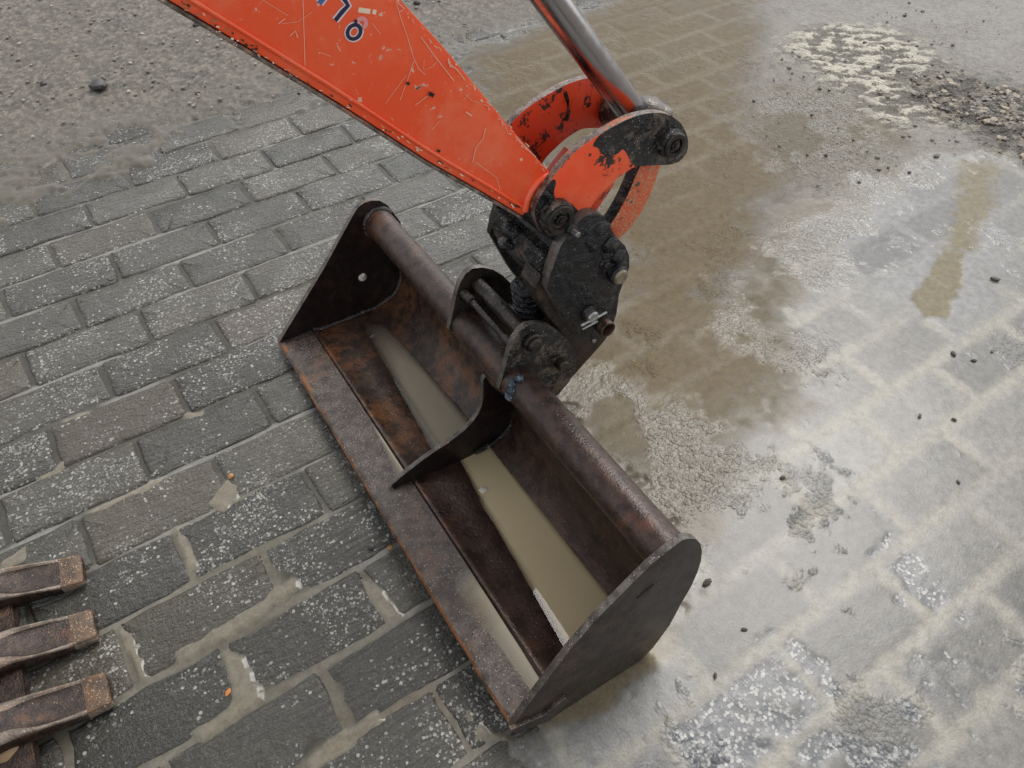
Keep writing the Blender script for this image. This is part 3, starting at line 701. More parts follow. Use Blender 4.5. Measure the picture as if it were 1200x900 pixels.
# water standing in the two halves
def water(name, s0, s1, side, mat, zlev):
    N, Mm = 60, 24; bm = NB(); lay_ = bm.verts.layers.float.new('murk'); vs = []
    for i in range(N+1):
        s = lerp(s0, s1, i/N); row = []
        pr = shell_profile(s, side); pu_ = [p[0] for p in pr[3:13]]; pw_ = [p[1] for p in pr[3:13]]
        zl = .025+.055*s/BL
        for j in range(Mm+1):
            u = lerp(.15, .345, j/Mm); p = UW(u, s, zlev-zl); p[2] = zlev
            depth = (zlev-zl)-float(np.interp(u, pu_, pw_))
            v = bm.verts.new(p); v[lay_] = float(np.clip(depth/(.0065 if side == 'n' else .0095), 0, 1))**.8*.97; row.append(v)
        vs.append(row)
    for i in range(N):
        for j in range(Mm): bm.faces.new((vs[i][j], vs[i+1][j], vs[i+1][j+1], vs[i][j+1]))
    o = link(name, bm, mat); tag(o, kind='structure'); return o
water('water', .02, SM-.006, 'f', m_water_far, ZWF); water('water', SM+.006, BL-T, 'n', m_water, ZWN)
# thin puddles on the cutting edge
def blade_puddle(s0, s1, fn, lift):
    N, Mm = 40, 10; bm = NB(); lay_ = bm.verts.layers.float.new('murk'); vs = []
    for i in range(N+1):
        s = lerp(s0, s1, i/N); row = []; ua = fn(s)+.003*mnoise.noise(Vector((s*40, 0, 0))); ub = .0925
        for j in range(Mm+1):
            u = lerp(ua, ub, j/Mm); p = UW(u, s, lift(s)); v = bm.verts.new(p); v[lay_] = .86*min(1, j/9)**1.3*min(1, i/9); row.append(v)
        vs.append(row)
    for i in range(N):
        for j in range(Mm): bm.faces.new((vs[i][j], vs[i+1][j], vs[i+1][j+1], vs[i][j+1]))
    o = link('water', bm, m_water_far); tag(o, kind='structure')
blade_puddle(.86, BL-T, lambda s: .034, lambda s: -.0006-.046*max(0, s-.95))
blade_puddle(.40, SM-.006, lambda s: itp(s, [.4, .5, SM], [.088, .078, .066]), lambda s: .001)

# ------------------------------------------------------------------ tilting quick coupler
AS = .595
qc = Root('quick_coupler', .5, AS, .3)
tag(qc.e, 'black greasy quick coupler bolted between the orange arm and the bucket ears', 'quick coupler')
SN = .700
CP_PX = [(683, 255), (690, 251), (699, 249.5), (709, 254), (716, 266), (721, 276), (733, 288), (738, 300), (738, 314), (732, 328), (726, 345), (723, 368), (717, 386), (708, 397), (692, 399), (674, 394), (662, 378), (650, 356), (641, 338), (645, 322), (651, 304), (657, 289), (668, 270)]
CP = SP(CP_PX, SN)
bm = prism(NB(), CP, SN-.026, SN, .003, 1); qc.part('cheek_plate', bm, [m_black, m_rim])
bm = prism(NB(), CP, .475, .491, .003, 1); qc.part('cheek_plate', bm, [m_black, m_pin])
# top boss under the grease nipple
bu, bw = S(700, 275, SN); bm = NB(); pcyl(bm, bu, bw, .47, SN+.003, .03, 24, .004); qc.part('arm_pin', bm, m_black)
# central body between the cheeks: front face with lug cut-outs
BODY_PX = [(641, 337), (646, 318), (653, 296), (668, 272), (700, 262), (712, 290), (712, 330), (700, 360), (672, 352), (655, 350)]
bm = prism(NB(), SP(BODY_PX, .684), .500, .684, .004); qc.part('coupler_body', bm, [m_black])
BODY2_PX = [(652, 352), (640, 336), (634, 318), (640, 300), (652, 296), (668, 310), (680, 340)]
bm = prism(NB(), SP(BODY2_PX, .68), .49, .672, .005); qc.part('front_block', bm, [m_black_rough])
# front lugs either side of a dark recess with a ribbed boot
LUG = SP([(634, 322), (646, 338), (664, 366), (676, 388), (664, 398), (646, 376), (632, 356), (627, 338)], .68)
bm = prism(NB(), LUG, .628, .680, .003, 0); qc.part('lug', bm, [m_pin])
ru, rw = S(612, 338, .61); bu2, bw2 = S(616, 372, .61)
bm = NB()
d = Vector((bu2-ru, 0, bw2-rw)).normalized()
for k_ in range(6):
    t = k_/5
    c = Vector(L3(lerp(ru, bu2, t)+.012, .606, lerp(rw, bw2, t))); r = .032
    ring_loft(bm, [circ(c-d*.0060, r*.72, d, 20), circ(c-d*.0025, r, d, 20), circ(c+d*.0025, r, d, 20), circ(c+d*.0060, r*.72, d, 20)])
qc.part('rubber_boot', bm, m_black)
# lower hitch plates in dark rust
HP = SP([(662, 382), (676, 390), (712, 395), (706, 403), (654, 461), (650, 452), (652, 420)], .672)
bm = prism(NB(), HP, .500, .672, .003); qc.part('hitch_plate', bm, [m_dark])
# fasteners on the near cheek
def fastener(name, px, s0, r, ln, mat, head=None, collar=None, n=20, parent=None):
    u, w_ = S(px[0], px[1], s0+ln); bm = NB(); pcyl(bm, u, w_, s0-.004, s0+ln, r, n, min(.003, r*.3))
    o = qc.part(name, bm, mat, parent)
    if collar:
        bm = NB(); pcyl(bm, u, w_, s0-.004, s0+collar[1], collar[0], 24, .003); c = qc.part('collar', bm, m_black, o)
    return o, u, w_
fastener('grease_nipple', (678, 276), SN, .0055, .026, m_bolt, collar=(.011, .010))
fastener('pin_end', (729, 326), SN, .0165, .022, m_brass, collar=(.021, .016))
fastener('bolt', (712, 312), SN, .006, .010, m_pin, collar=(.012, .004))
o, u, w_ = fastener('locking_pin', (696, 373), SN, .0135, .020, m_bolt, collar=(.018, .006))
bm = NB()
a = S(681, 382, SN+.018); b = S(711, 366, SN+.018)
cyl(bm, L3(a[0], SN+.017, a[1]), L3(b[0], SN+.017, b[1]), .0036, 10, .0008)
a2 = S(682, 385.5, SN+.018); b2 = S(700, 376, SN+.018); cyl(bm, L3(a2[0], SN+.019, a2[1]), L3(b2[0], SN+.019, b2[1]), .0022, 8, .0005)
qc.part('split_pin', bm, m_bolt, o)
u, w_ = S(713, 387, SN+.02)
bm = NB(); n = 24
R1, R0 = .0185, .0145
rings = [[L3(u+r*math.cos(2*math.pi*k/n), s, w_+r*math.sin(2*math.pi*k/n)) for k in range(n)] for r, s in ((R1, .60), (R1, SN+.018), (R1-.001, SN+.020), (R0+.001, SN+.020), (R0, SN+.018), (R0, SN-.03))]
ring_loft(bm, rings); qc.part('lower_pin_tube', bm, m_tube)
fastener('bolt', (697, 400), .672, .006, .012, m_bolt)
fastener('bolt', (668, 414), .684, .005, .004, m_bolt)
# sandy lump and grease clots
def clot(name, mat, px, s, r, parent_root, flat=.6, seed=1, sy=1.2):
    u, w_ = S(px[0], px[1], s); bm = NB(); bmesh.ops.create_icosphere(bm, subdivisions=2, radius=r)
    for v in bm.verts:
        k = 1+.45*mnoise.noise(v.co*70+Vector((seed, 0, 0))); v.co = Vector((v.co.x*k, v.co.y*k*sy, v.co.z*k*flat))+Vector(L3(u, s, w_))
    return parent_root.part(name, bm, mat, ang=80)
clot('dried_clay', m_sandy, (618, 440), .70, .011, bk, .5, 4)

# ------------------------------------------------------------------ excavator arm
SA1, SA0 = .650, .530
arm = Root('excavator_arm', .46, AS, .58)
tag(arm.e, 'scratched orange excavator arm with curved links and a chrome rod coming in from above', 'excavator arm')
bot_px = [(612, 253), (560, 222), (500, 188), (400, 123), (300, 62), (195, -1)]
top_px = [(470, 0), (520, 55), (560, 103), (600, 152), (630, 186), (645, 203)]
bot = SP(bot_px, SA1); top = SP(top_px, SA1)
def ext(p, q, d):
    v = Vector((p[0]-q[0], p[1]-q[1])).normalized(); return (p[0]+v.x*d, p[1]+v.y*d)
be = ext(bot[-1], bot[-2], .95); te = ext(top[0], top[1], .25)
dirb = Vector((bot[-1][0]-bot[-2][0], bot[-1][1]-bot[-2][1])).normalized()
te2 = (te[0]+dirb.x*.62, te[1]+dirb.y*.62)
tipc = SP([(648, 209), (640, 222), (628, 234), (620, 246)], SA1)
face = bot[::-1]+[]                       # from far up the arm down to the tip
outline = [be]+bot[::-1]+tipc[::-1]+top[::-1]+[te, te2]
bm = prism(NB(), outline, SA1-.012, SA1, .003, 1); arm.part('side_panel', bm, [m_orange, m_orange_edge])
bm = prism(NB(), outline, SA0, SA0+.012, .003, 1); arm.part('side_panel', bm, [m_orange, m_orange_edge])
def strip(line, off, th, s0, s1):
    a = []; n = len(line)
    for i in range(n):
        p = line[max(i-1, 0)]; q = line[min(i+1, n-1)]; v = Vector((q[0]-p[0], q[1]-p[1])).normalized(); nn = Vector((-v.y, v.x))
        a.append((line[i], nn))
    lo = [(p[0]+n_.x*off, p[1]+n_.y*off) for p, n_ in a]; hi = [(p[0]+n_.x*(off+th), p[1]+n_.y*(off+th)) for p, n_ in a]
    return lo+hi[::-1]
bl = [be]+bot[::-1]
bm = prism(NB(), strip(bl, -.0062, .0052, 0, 0), SA0-.004, SA1+.004, .0015, 1); arm.part('bottom_plate', bm, [m_link_rim, m_link_rim])
tl = [te2, te]+top
bm = prism(NB(), strip(tl, -.0125, .010, 0, 0), SA0+.013, SA1-.013, .0015, 1); arm.part('top_plate', bm, [m_orange_dirty, m_orange_edge])
# raised weld band along the lower edge and round the tip
def bead(pts, s, r, mat, name='weld_bead', j=.15):
    bm = NB(); tube_path(bm, [L3(u, s, w_) for u, w_ in pts], r, 7, j); return arm.part(name, bm, mat, ang=70)
inb = [(p[0]+.010, p[1]+.010) for p in bl]
bead(smoothed(inb[1:], 1, False), SA1+.001, .0035, m_orange)
bead(SP([(647, 205), (638, 207), (629, 213), (622, 222), (617, 233), (614, 246)], SA1), SA1+.002, .0075, m_orange, j=.06)
# knuckle at the arm's tip
ku, kw = S(650, 250, .655)
bm = NB(); pcyl(bm, ku, kw, SA0-.002, .662, .044, 32, .004); arm.part('arm_knuckle', bm, m_black)
# pins and links
SL1, SL0, LT = .678, .508, .016
A_ = S(655, 257, SL1+.016); B_ = S(790, 170, SL1+.016)
LK_PX = [(629, 262), (626, 247), (631, 234), (640, 220), (650, 205), (662, 190), (676, 176), (690, 165.5), (705, 156), (719, 148), (734, 140), (748, 135), (762, 132), (777, 132), (790, 137), (800, 147), (806, 161), (806, 176), (798, 188), (786, 193), (774, 193), (758, 194), (746, 195), (735, 201), (722, 211), (710, 222), (700, 232), (691, 246), (684, 256), (676, 270), (664, 282), (650, 283), (637, 276)]
LKP = smoothed(SP(LK_PX, SL1), 1)
bm = prism(NB(), LKP, SL1-LT, SL1, .002, 1)
# black greasy zones at both ends of the near link
for f in bm.faces: pass
lk = arm.part('curved_link', bm, [m_orange_link, m_link_rim]); lk['label'] = 'near curved link, half its orange paint scraped off'
bm = prism(NB(), LKP, SL0-LT, SL0, .002, 1); arm.part('curved_link', bm, [m_orange_dirty, m_link_rim])['label'] = 'far curved link, orange with dark blotches'
# bare muddy metal sheet areas on the near link (paint gone), 1 mm proud of the paint as caked mud
def patch(name, px, s, mat, parent):
    pts = SP(px, s); bm = NB()
    pts = smoothed(pts, 1); pts = [(u+.0007*mnoise.noise(Vector((u*160, w_*160, 1))), w_+.0007*mnoise.noise(Vector((u*160, w_*160, 9)))) for u, w_ in pts]
    prism(bm, pts, s-.0005, s+.0011, 0); return arm.part(name, bm, mat, parent)
MUD_PX = [(697, 165), (705, 156), (719, 148), (734, 140), (748, 135), (762, 132), (777, 132), (790, 137), (800, 147), (806, 161), (806, 176), (798, 188), (786, 193), (774, 193), (758, 194), (746, 195), (740, 192), (737, 186), (734, 178), (729, 174), (724, 180), (714, 183), (704, 180), (700, 172), (694, 172)]
patch('caked_mud', MUD_PX, SL1, m_black_rough, lk)
patch('caked_mud', [(637, 276), (629, 262), (626, 247), (631, 234), (640, 220), (648, 209), (652, 212), (648, 226), (652, 236), (664, 236), (672, 240), (680, 250), (684, 256), (676, 270), (664, 282), (650, 283)], SL1, m_black, lk)
# web between the links
bm = prism(NB(), SP([(688, 247), (700, 231), (716, 212), (721, 216), (706, 238), (694, 256)], SL1-LT), SL0+.001, SL1-LT-.001, .002); arm.part('link_web', bm, m_orange_dirty)
# pin bosses with castle nuts
def pin(cen, s0, s1, rb, rp, nutmat):
    bm = NB(); pcyl(bm, cen[0], cen[1], SL0-.03, s1, rb, 32, .004); o = arm.part('link_pin', bm, m_black_rough)
    bm = NB(); n = 24
    rings = [[L3(cen[0]+r*math.cos(2*math.pi*k/n), s, cen[1]+r*math.sin(2*math.pi*k/n)) for k in range(n)] for r, s in ((rb*.86, s1-.002), (rb*.86, s1+.004), (rb*.80, s1+.006), (rb*.55, s1+.006), (rb*.5, s1+.002), (rb*.48, s1-.003))]
    ring_loft(bm, rings); arm.part('pin_collar', bm, m_pin, o)
    bm = NB(); pcyl(bm, cen[0], cen[1], s1-.004, s1+.006, rp, 6, .001); pcyl(bm, cen[0], cen[1], s1, s1+.010, rp*.5, 10, .001)
    arm.part('nut', bm, nutmat, o)
pin(A_, 0, SL1+.018, .0335, .011, m_pin); pin(B_, 0, SL1+.016, .0275, .010, m_pin)
# link that pushes the coupler
HL_PX = [(753, 186), (776, 182), (774, 197), (768, 216), (758, 240), (746, 259), (734, 274), (723, 283), (712, 281), (708, 272), (718, 260), (729, 242), (738, 224), (745, 206), (750, 196)]
HL = smoothed(SP(HL_PX, .652), 1)
bm = prism(NB(), HL, .622, .652, .006, 1); arm.part('push_link', bm, [m_orange_worn, m_black_rough])
# rod of the bucket cylinder
r0 = Vector(L3(B_[0], AS, B_[1])); q1 = S(643, -4, AS); q1 = Vector(L3(q1[0], AS, q1[1]))
rd = (q1-r0).normalized()
bm = NB(); cyl(bm, r0, r0+rd*.95, .0265, 40, .002); arm.part('piston_rod', bm, m_chrome)
bm = NB(); cyl(bm, r0+rd*.80, r0+rd*.86, .045, 32, .004); cyl(bm, r0+rd*.86, r0+rd*1.5, .042, 32, .003); arm.part('cylinder_barrel', bm, m_orange)
bm = NB(); pcyl(bm, B_[0], B_[1], SL0+.002, SL1-LT-.002, .040, 32, .008); cyl(bm, r0, r0+rd*.052, .036, 28, .006, .029); arm.part('rod_eye', bm, m_black_rough)
clot('caked_mud', m_rim, (760, 126), AS+.01, .028, arm, .7, 7)
clot('caked_mud', m_rim, (775, 132), AS+.03, .018, arm, .7, 8)
bead(SP([(662, 108), (665, 118), (666, 130), (664, 141)], SL0), SL0+.0005, .0035, m_black, j=.3)
# painted number and sticker remains, flat print on the near panel
SD = SA1+.0006
def stroke(px, wpx, s, closed=False):
    pts = px; out_l = []; out_r = []; n = len(pts)
    for i in range(n):
        a = pts[(i-1) % n] if closed else pts[max(i-1, 0)]; b = pts[(i+1) % n] if closed else pts[min(i+1, n-1)]
        d = Vector((b[0]-a[0], b[1]-a[1])).normalized(); nv = Vector((-d.y, d.x))*wpx/2
        out_l.append((pts[i][0]+nv.x, pts[i][1]+nv.y)); out_r.append((pts[i][0]-nv.x, pts[i][1]-nv.y))
    return out_l, out_r
def decal(name, px, wpx, mat, s=SD, closed=False, th=.0004):
    l, r = stroke(px, wpx, s, closed); L_, R_ = SP(l, s), SP(r, s); bm = NB(); n = len(L_)
    a = [bm.verts.new(L3(u, s, w_)) for u, w_ in L_]; b = [bm.verts.new(L3(u, s, w_)) for u, w_ in R_]
    for i in range(n if closed else n-1): bm.faces.new((a[i], a[(i+1) % n], b[(i+1) % n], b[i]))
    return arm.part(name, bm, mat)
zero = [(415+7.6*math.cos(t)-1.2*math.sin(t), 37.5+8.3*math.sin(t)) for t in [2*math.pi*i/24 for i in range(24)]]
seven = [(393, 24), (401, 14), (408, 6.5), (404, 0), (400, -8), (390, -14)]
one = [(374.5, 4), (384, -9), (394, -24)]
decal('number', one, 10, m_white, SD); decal('number', one[0:1]+one[1:], 6.5, m_blue, SD+.0006)
decal('number', seven, 9, m_white, SD); decal('number', seven, 5, m_navy, SD+.0006)
decal('number', zero, 7.5, m_white, SD, True); decal('number', zero, 4.4, m_navy, SD+.0006, True); decal('number', [(417, 31), (417, 23)], 3.6, m_navy, SD+.0012)
decal('sticker_remnant', [(420, 11.5), (434, 13.5)], 6, m_cream); decal('sticker_remnant', [(436.5, 13.5), (441, 14.5)], 5.5, m_cream)
decal('sticker_remnant', [(424+5*math.cos(t), 27+5.5*math.sin(t)) for t in [2*math.pi*i/18 for i in range(18)]], 5, m_pink, SD, True)
SCR_W = .62
SCR = [([(355, -2), (356, 30), (357.5, 77)], 1.6), ([(464, 2), (470, 22), (479, 48), (484, 66), (490, 80), (499, 88)], 1.4), ([(485, 72), (478, 92), (469, 117)], 1.2), ([(476, 88), (463, 106), (452, 121)], 1.0), ([(493, 43), (508, 64), (522, 82), (532, 95)], 1.8), ([(497, 70), (496.5, 82), (507, 78), (512, 72)], 1.0), ([(557, 190), (571, 200), (582, 208), (587, 226)], 1.1), ([(569, 150), (566, 163), (558, 172), (554, 190)], 1.6), ([(487, 123), (500, 113), (507, 110)], 1.4), ([(545, 110), (553, 118), (563, 121)], 1.0), ([(543, 117), (551, 109)], 1), ([(584, 135), (592, 147), (596, 158)], 1.2), ([(506, 152), (515, 142)], 1.0), ([(436, 27), (446, 40)], 1.1), ([(330, 28), (350, 25), (366, 14)], .9), ([(305, -2), (330, 14), (338, 18)], 1.0), ([(340, 42), (346, 36), (349, 44)], 2.4), ([(326, 28), (334, 22)], 2), ([(395, 53), (399, 60)], 2.2), ([(374, 61), (388, 66)], 1), ([(546, 131), (553, 136)], 3), ([(466, 3), (474, 10), (468, 14)], 2.4), ([(525, 73), (536, 82), (545, 94)], 2.2), ([(604, 160), (616, 173), (628, 184)], 2.0)]
for i, (p, wd) in enumerate(SCR):
    decal('scratch', p, wd*SCR_W, m_scratch, SD+.0003+.00007*i)
for (a, b), r in (((505.5, 111), 3), ((478, 98), 2), ((607, 241), 2.6), ((350, 110), 1.5), ((514, 177), 1.8)):
    decal('paint_chip', [(a-r, b-r*.4), (a, b-r*.1), (a+r, b+r*.5)], r*1.6, m_dark, SD+.003)

for i, (px, r) in enumerate((((716, 287), .016), ((724, 300), .014), ((704, 268), .015), ((712, 298), .010), ((728, 312), .012), ((696, 290), .009), ((690, 345), .008))):
    clot('grease', m_black, px, SN, r*1.25, qc, .9, i, .38)
for i, (px, r) in enumerate((((600, 270), .016), ((620, 285), .014), ((592, 285), .013), ((636, 300), .012))):
    clot('grease', m_black, px, .60, r*1.2, qc, .5, i+20)

# ------------------------------------------------------------------ toothed bucket at the left edge
def wpart(name, bm, mats, root, parent=None, ang=45):
    o = link(name, bm, mats, parent or root, tuple(root.location), ang=ang); return o
tips = [G(98, 666, .022), G(112, 730, .022), G(129, 806, .022)]
roots = [G(0, 687, .060), G(0, 764, .062), G(0, 851, .064)]
pitch_v = (tips[2]-tips[0])/2
d0 = sum((r-t) for r, t in zip(roots, tips)); d0[2] = 0; d0 /= np.linalg.norm(d0)
tb = bpy.data.objects.new('toothed_bucket', None); COL.objects.link(tb); p = tips[1]+d0*.35; tb.location = (p[0], p[1], 0)
tag(tb, 'rusty digging bucket with thick worn teeth at the left edge of the picture', 'excavator bucket')
lat = np.array([-d0[1], d0[0], 0.0]); lat *= np.sign(lat@(tips[2]-tips[0]))
SEC = [(0, .070, .020, 0.0, .010), (.004, .077, .026, .0005, .010), (.045, .079, .032, .003, .012), (.070, .080, .040, .010, .010), (.115, .081, .052, .016, .010), (.140, .083, .060, .008, .018), (.158, .085, .059, .0, .026), (.19, .092, .066, .0, .022), (.24, .102, .076, .0, .022), (.33, .104, .084, 0, .02), (.40, .10, .084, 0, .02)]
for i in range(0, 3):
    tip = tips[0]+pitch_v*i if i < 0 else tips[i]
    dd = d0 if i < 0 else (roots[i]-tips[i])*np.array([1, 1, 0]); dd = dd/np.linalg.norm(dd)
    lt = np.array([-dd[1], dd[0], 0]); lt *= np.sign(lt@lat)
    bm = NB(); rings = []
    for t, wd, h, rec, rim in SEC:
        z0 = .004+max(0, t-.05)*.10; hw_ = wd/2; pts = [(-hw_*.95, z0), (hw_*.95, z0), (hw_, z0+h*.55), (hw_-.003, z0+h-.003), (hw_-rim*.5, z0+h), (hw_-rim, z0+h-rec*.4), (hw_-rim-.006, z0+h-rec), (-hw_+rim+.006, z0+h-rec), (-hw_+rim, z0+h-rec*.4), (-hw_+rim*.5, z0+h), (-hw_+.003, z0+h-.003), (-hw_, z0+h*.55)]
        rr = []
        for a, z in pts:
            q_ = tip+dd*t+lt*a; k = .0016*mnoise.noise(Vector((q_[0]*45, q_[1]*45, z*45+i)))
            rr.append((q_[0]+k, q_[1]+k, z+k))
        rings.append(rr)
    ring_loft(bm, rings)
    bm.faces.ensure_lookup_table()
    for fi in range((len(SEC)-1)*12):
        a_, b_ = divmod(fi, 12)
        if a_ <= 1: bm.faces[fi].material_index = 2 if 3 <= b_ <= 9 else 1
        elif a_ <= 6 and b_ in (3, 4, 8, 9): bm.faces[fi].material_index = 1
    th = wpart('tooth', bm, [m_tooth, m_tooth_rim, m_tooth_tip], tb, ang=180); md = th.modifiers.new('smooth', 'SUBSURF'); md.levels = md.render_levels = 2
    if i >= 1:
        bm = NB(); c = Vector(tip+dd*(.222 if i == 2 else .232)+lt*(.016)); c.z = .075+.022
        cyl(bm, c-Vector((0, 0, .02)), c+Vector((0, 0, .006)), .021, 20, .005); wpart('bolt', bm, m_rubber, tb, th)
# lip plate, floor and side plates behind the teeth
def slab(a, b, ext_, z0, z1, name, mat, s0_=0):
    bm = NB(); pts = []
    for z in (z0, z1):
        for q_ in (a, b, b+ext_, a+ext_): pts.append(bm.verts.new((q_[0], q_[1], z)))
    bmesh.ops.contextual_create(bm, geom=pts[:4]); bmesh.ops.contextual_create(bm, geom=pts[4:])
    for i in range(4): bm.faces.new((pts[i], pts[(i+1) % 4], pts[4+(i+1) % 4], pts[4+i]))
    bmesh.ops.recalc_face_normals(bm, faces=bm.faces)
    bmesh.ops.bevel(bm, geom=list(bm.edges), offset=.003, segments=2, affect='EDGES'); return wpart(name, bm, mat, tb)
la = tips[0]-pitch_v*.42+d0*.135; lb = tips[2]+pitch_v*1.1+d0*.135
slab(la, lb, d0*.16, .018, .043, 'lip_plate', m_tooth)
slab(la-pitch_v*.02, lb+pitch_v*.02, d0*.05+0*lat, .012, .022, 'lip_wear_bar', m_dark)
bm = NB(); prof = [(.17, .03), (.30, .02), (.45, .03), (.56, .09), (.62, .2), (.60, .34), (.50, .42)]
prof = smoothed(prof, 2, False); rings = []
for e, off in ((la-d0*.175, 0), (lb-d0*.175, 0)):
    rings.append([tuple(np.array([*(e+d0*a)[:2], z])) for a, z in prof]+[tuple(np.array([*(e+d0*(a+.012))[:2], z-.012])) for a, z in prof[::-1]])
ring_loft(bm, rings); wpart('shell', bm, m_dark, tb)
for e, sg in ((la-d0*.175, -1), (lb-d0*.175, 1)):
    bm = NB(); pl = [(.19, .05), (.3, .16), (.42, .36), (.50, .42)]+prof[::-1][:-2]
    n_ = pitch_v/np.linalg.norm(pitch_v)*.012*sg
    a = [bm.verts.new((*(e+d0*q_)[:2], z+.002)) for q_, z in pl]; b = [bm.verts.new((*(e+d0*q_+n_)[:2], z+.002)) for q_, z in pl]
    bm.faces.new(a); bm.faces.new(b[::-1])
    for i in range(len(pl)): bm.faces.new((a[i], a[(i+1) % len(pl)], b[(i+1) % len(pl)], b[i]))
    wpart('side_plate', bm, m_dark, tb)

# ------------------------------------------------------------------ stones and small things lying about
def lump(name, px, r, mat, label, cat, group=None, flat=.6, seed=0, z=.004, sub=2, sq=(1, 1)):
    p = G(px[0], px[1], z); bm = NB(); bmesh.ops.create_icosphere(bm, subdivisions=sub, radius=r)
    for v in bm.verts:
        k = 1+.42*mnoise.noise(v.co*(.9/r)+Vector((seed*3.1, 1, 0)))+.15*mnoise.noise(v.co*(2.4/r)+Vector((seed, 5, 0)))
        v.co = Vector((v.co.x*k*sq[0], v.co.y*k*sq[1], v.co.z*k*flat+r*flat*.6))
    o = link(name, bm, mat, ang=30 if mat is not m_tan else 120); o.location = p; o.rotation_euler = (0, 0, seed*1.3); tag(o, label, cat, group); return o
lump('stone', (116, 103), .034, m_stone, 'dark broken stone, the largest on the dry dirt at the upper left', 'stone', seed=1, z=.012)
lump('stone', (14, 893), .040, m_tan, 'tan rounded stone in the bottom left corner below the rusty teeth', 'stone', seed=2, flat=.8, z=.0, sub=3)
lump('stone', (51, 99), .014, m_stone, 'small dark stone on the dry dirt left of the broken dark stone', 'stone', seed=3, z=.010)
lump('stone', (489, 4), .018, m_stone, 'dark stone on the dirt just right of the orange arm, near the top', 'stone', seed=4, z=.010)
lump('stone', (230, 30), .016, m_stone, 'dark stone on the dirt close to the lower edge of the orange arm', 'stone', seed=6, z=.010)
lump('pebble', (271, 559), .007, m_amber, 'amber pebble in a muddy joint left of the grading bucket', 'pebble', seed=5, z=.0)
lump('pebble', (457, 642), .006, m_amber, 'small amber pebble touching the front edge of the grading bucket', 'pebble', seed=7, z=.0)
lump('pebble', (435, 641), .008, m_stone, 'small black pebble on a paver just in front of the grading bucket', 'pebble', seed=8, z=.0)
lump('leaf', (267, 812), .0065, m_leaf, 'tiny orange leaf scrap on a paver at the lower left', 'leaf', seed=9, z=.0005, flat=.15, sq=(.7, 1.3))
p = UW(.225, .705, -.024); o = lump('pebble', (558, 563), .010, m_stone_w, 'white pebble in the sediment of the grading bucket beside the divider', 'pebble', seed=10); o.location = p
for i, (px, r, lab) in enumerate((((917, 560), .0065, 'dark mud crumb alone on the pale slab right of the grading bucket'), ((1117, 415), .008, 'dark mud crumb just below the painted brown reflection, left of a close pair'), ((1141, 423), .0065, 'dark mud crumb just below the painted brown reflection, right of a close pair'), ((1078, 488), .0065, 'upright dark crumb in a pale joint, left of a pair below the painted brown reflection'), ((1118, 492), .006, 'upright dark crumb in a pale joint, right of a pair below the painted brown reflection'), ((828, 683), .010, 'larger dark lump of mud touching the rear corner of the near side plate'), ((1123, 565), .005, 'tiny dark crumb on the pale film near the right edge'), ((872, 738), .0055, 'dark mud crumb on the pale film below the rear of the near side plate'), ((838, 792), .0055, 'dark mud crumb among pale grit right of the near side plate'), ((1165, 328), .011, 'largest dark crumb of mud, right of the painted brown reflection'), ((1163, 412), .006, 'small dark crumb of mud near the right edge below the largest one'))):
    lump('mud_crumb', px, r, m_clod, lab, 'mud crumb', 'dark mud crumbs on the pale film', seed=i+30, z=.005, sub=1, sq=(.7, 1.4))
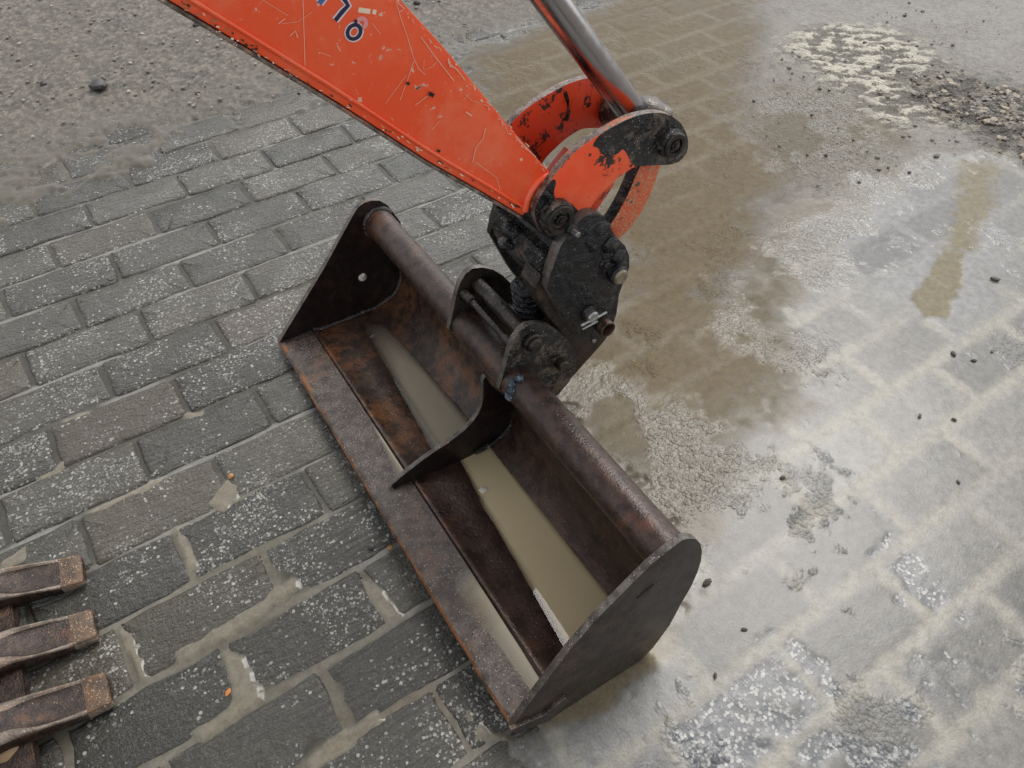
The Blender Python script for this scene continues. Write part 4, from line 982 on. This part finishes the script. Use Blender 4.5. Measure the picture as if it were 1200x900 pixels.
def scatter(name, n, polypx, rlo, rhi, mats, flat, z, seed, power=2.2):
    r_ = np.random.RandomState(seed); P = np.array(gp(polypx)); lo, hi = P.min(0), P.max(0); lo = np.maximum(lo, [-1.2, -.6]); hi = np.minimum(hi, [5.2, 5.4]); bm = NB(); c = 0
    pts = lo+(hi-lo)*r_.rand(n*6, 2); ins = (sdf(pts[:, 0], pts[:, 1], polypx and gp(polypx))+.25*(fbm(pts[:, 0], pts[:, 1], 4, seed)-.5) > .0) & (fbm(pts[:, 0], pts[:, 1], 7, seed+3) > .42) & (sdf(pts[:, 0], pts[:, 1], VIEW) > -.3)
    ico = NB(); bmesh.ops.create_icosphere(ico, subdivisions=1, radius=1); V = np.array([v.co[:] for v in ico.verts]); ico.verts.index_update(); Fc = [[v.index for v in f.verts] for f in ico.faces]; ico.free()
    allv, allf, am = [], [], []
    for p in pts[ins][:n]:
        r = rlo+(rhi-rlo)*r_.rand()**power; k = 1+.5*(r_.rand(len(V), 1)-.5); v = V*k*r*np.array([r_.uniform(.7, 1.3), r_.uniform(.7, 1.3), flat]); an = r_.rand()*6.28
        v = np.stack([v[:, 0]*math.cos(an)-v[:, 1]*math.sin(an)+p[0], v[:, 0]*math.sin(an)+v[:, 1]*math.cos(an)+p[1], v[:, 2]+z+r*flat*.3], 1)
        b = len(allv)*len(V); allv.append(v); allf += [[i+b for i in f] for f in Fc]; am += [r_.randint(len(mats))]*len(Fc)
    me = bpy.data.meshes.new(name); me.from_pydata(np.concatenate(allv).tolist(), [], allf)
    for m in mats: me.materials.append(m)
    me.polygons.foreach_set('material_index', np.array(am, np.int32)); me.update()
    o = bpy.data.objects.new(name, me); COL.objects.link(o); tag(o, kind='stuff'); return o
tag(scatter('gravel', 2300, D_PX, .002, .010, [m_grit, m_grit, m_grit, m_clod3, m_grit2], .6, .012, 5, 4.0), 'loose grit and small stones on the dry dirt', 'gravel')
tag(scatter('mud_clods', 1900, K_PX, .003, .016, [m_clod, m_clod, m_clod3, m_clod2], .6, .006, 6, 1.8), 'dark crumbled clods of mud at the upper right', 'mud clods')
tag(scatter('churned_mud', 420, TR_PX, .003, .011, [m_clod, m_grit, m_grit], .6, .008, 7, 3), 'small crumbs of churned mud at the upper right', 'mud crumbs')

# chipped paint along the edges of the arm
rc = random.Random(5)
def chips(p0, p1, n, spread, wlo, whi, mats):
    for i in range(n):
        t = rc.random(); d = rc.uniform(0, spread); dx, dy = p1[0]-p0[0], p1[1]-p0[1]; l = math.hypot(dx, dy); nx_, ny_ = dy/l, -dx/l
        x, y = p0[0]+dx*t+nx_*d, p0[1]+dy*t+ny_*d; a = rc.uniform(-.5, .5)+math.atan2(dy, dx); L_ = rc.uniform(1.5, 6); ca, sa_ = math.cos(a), math.sin(a)
        decal('paint_chip', [(x-ca*L_/2, y-sa_*L_/2), (x+rc.uniform(-.6, .6), y+rc.uniform(-.6, .6)), (x+ca*L_/2, y+sa_*L_/2)], rc.uniform(wlo, whi), rc.choice(mats), SD+.0012+.00003*i)
chips((200, 2), (300, 63), 26, 9, .8, 3.2, [m_cream, m_dark, m_pin, m_tan, m_scratch])
chips((300, 63), (608, 248), 40, 5, .5, 1.5, [m_scratch, m_cream, m_dark])
chips((643, 198), (530, 70), 34, 8, .5, 1.8, [m_scratch, m_scratch, m_cream])
chips((530, 70), (472, 4), 14, 6, .5, 1.4, [m_scratch, m_cream])
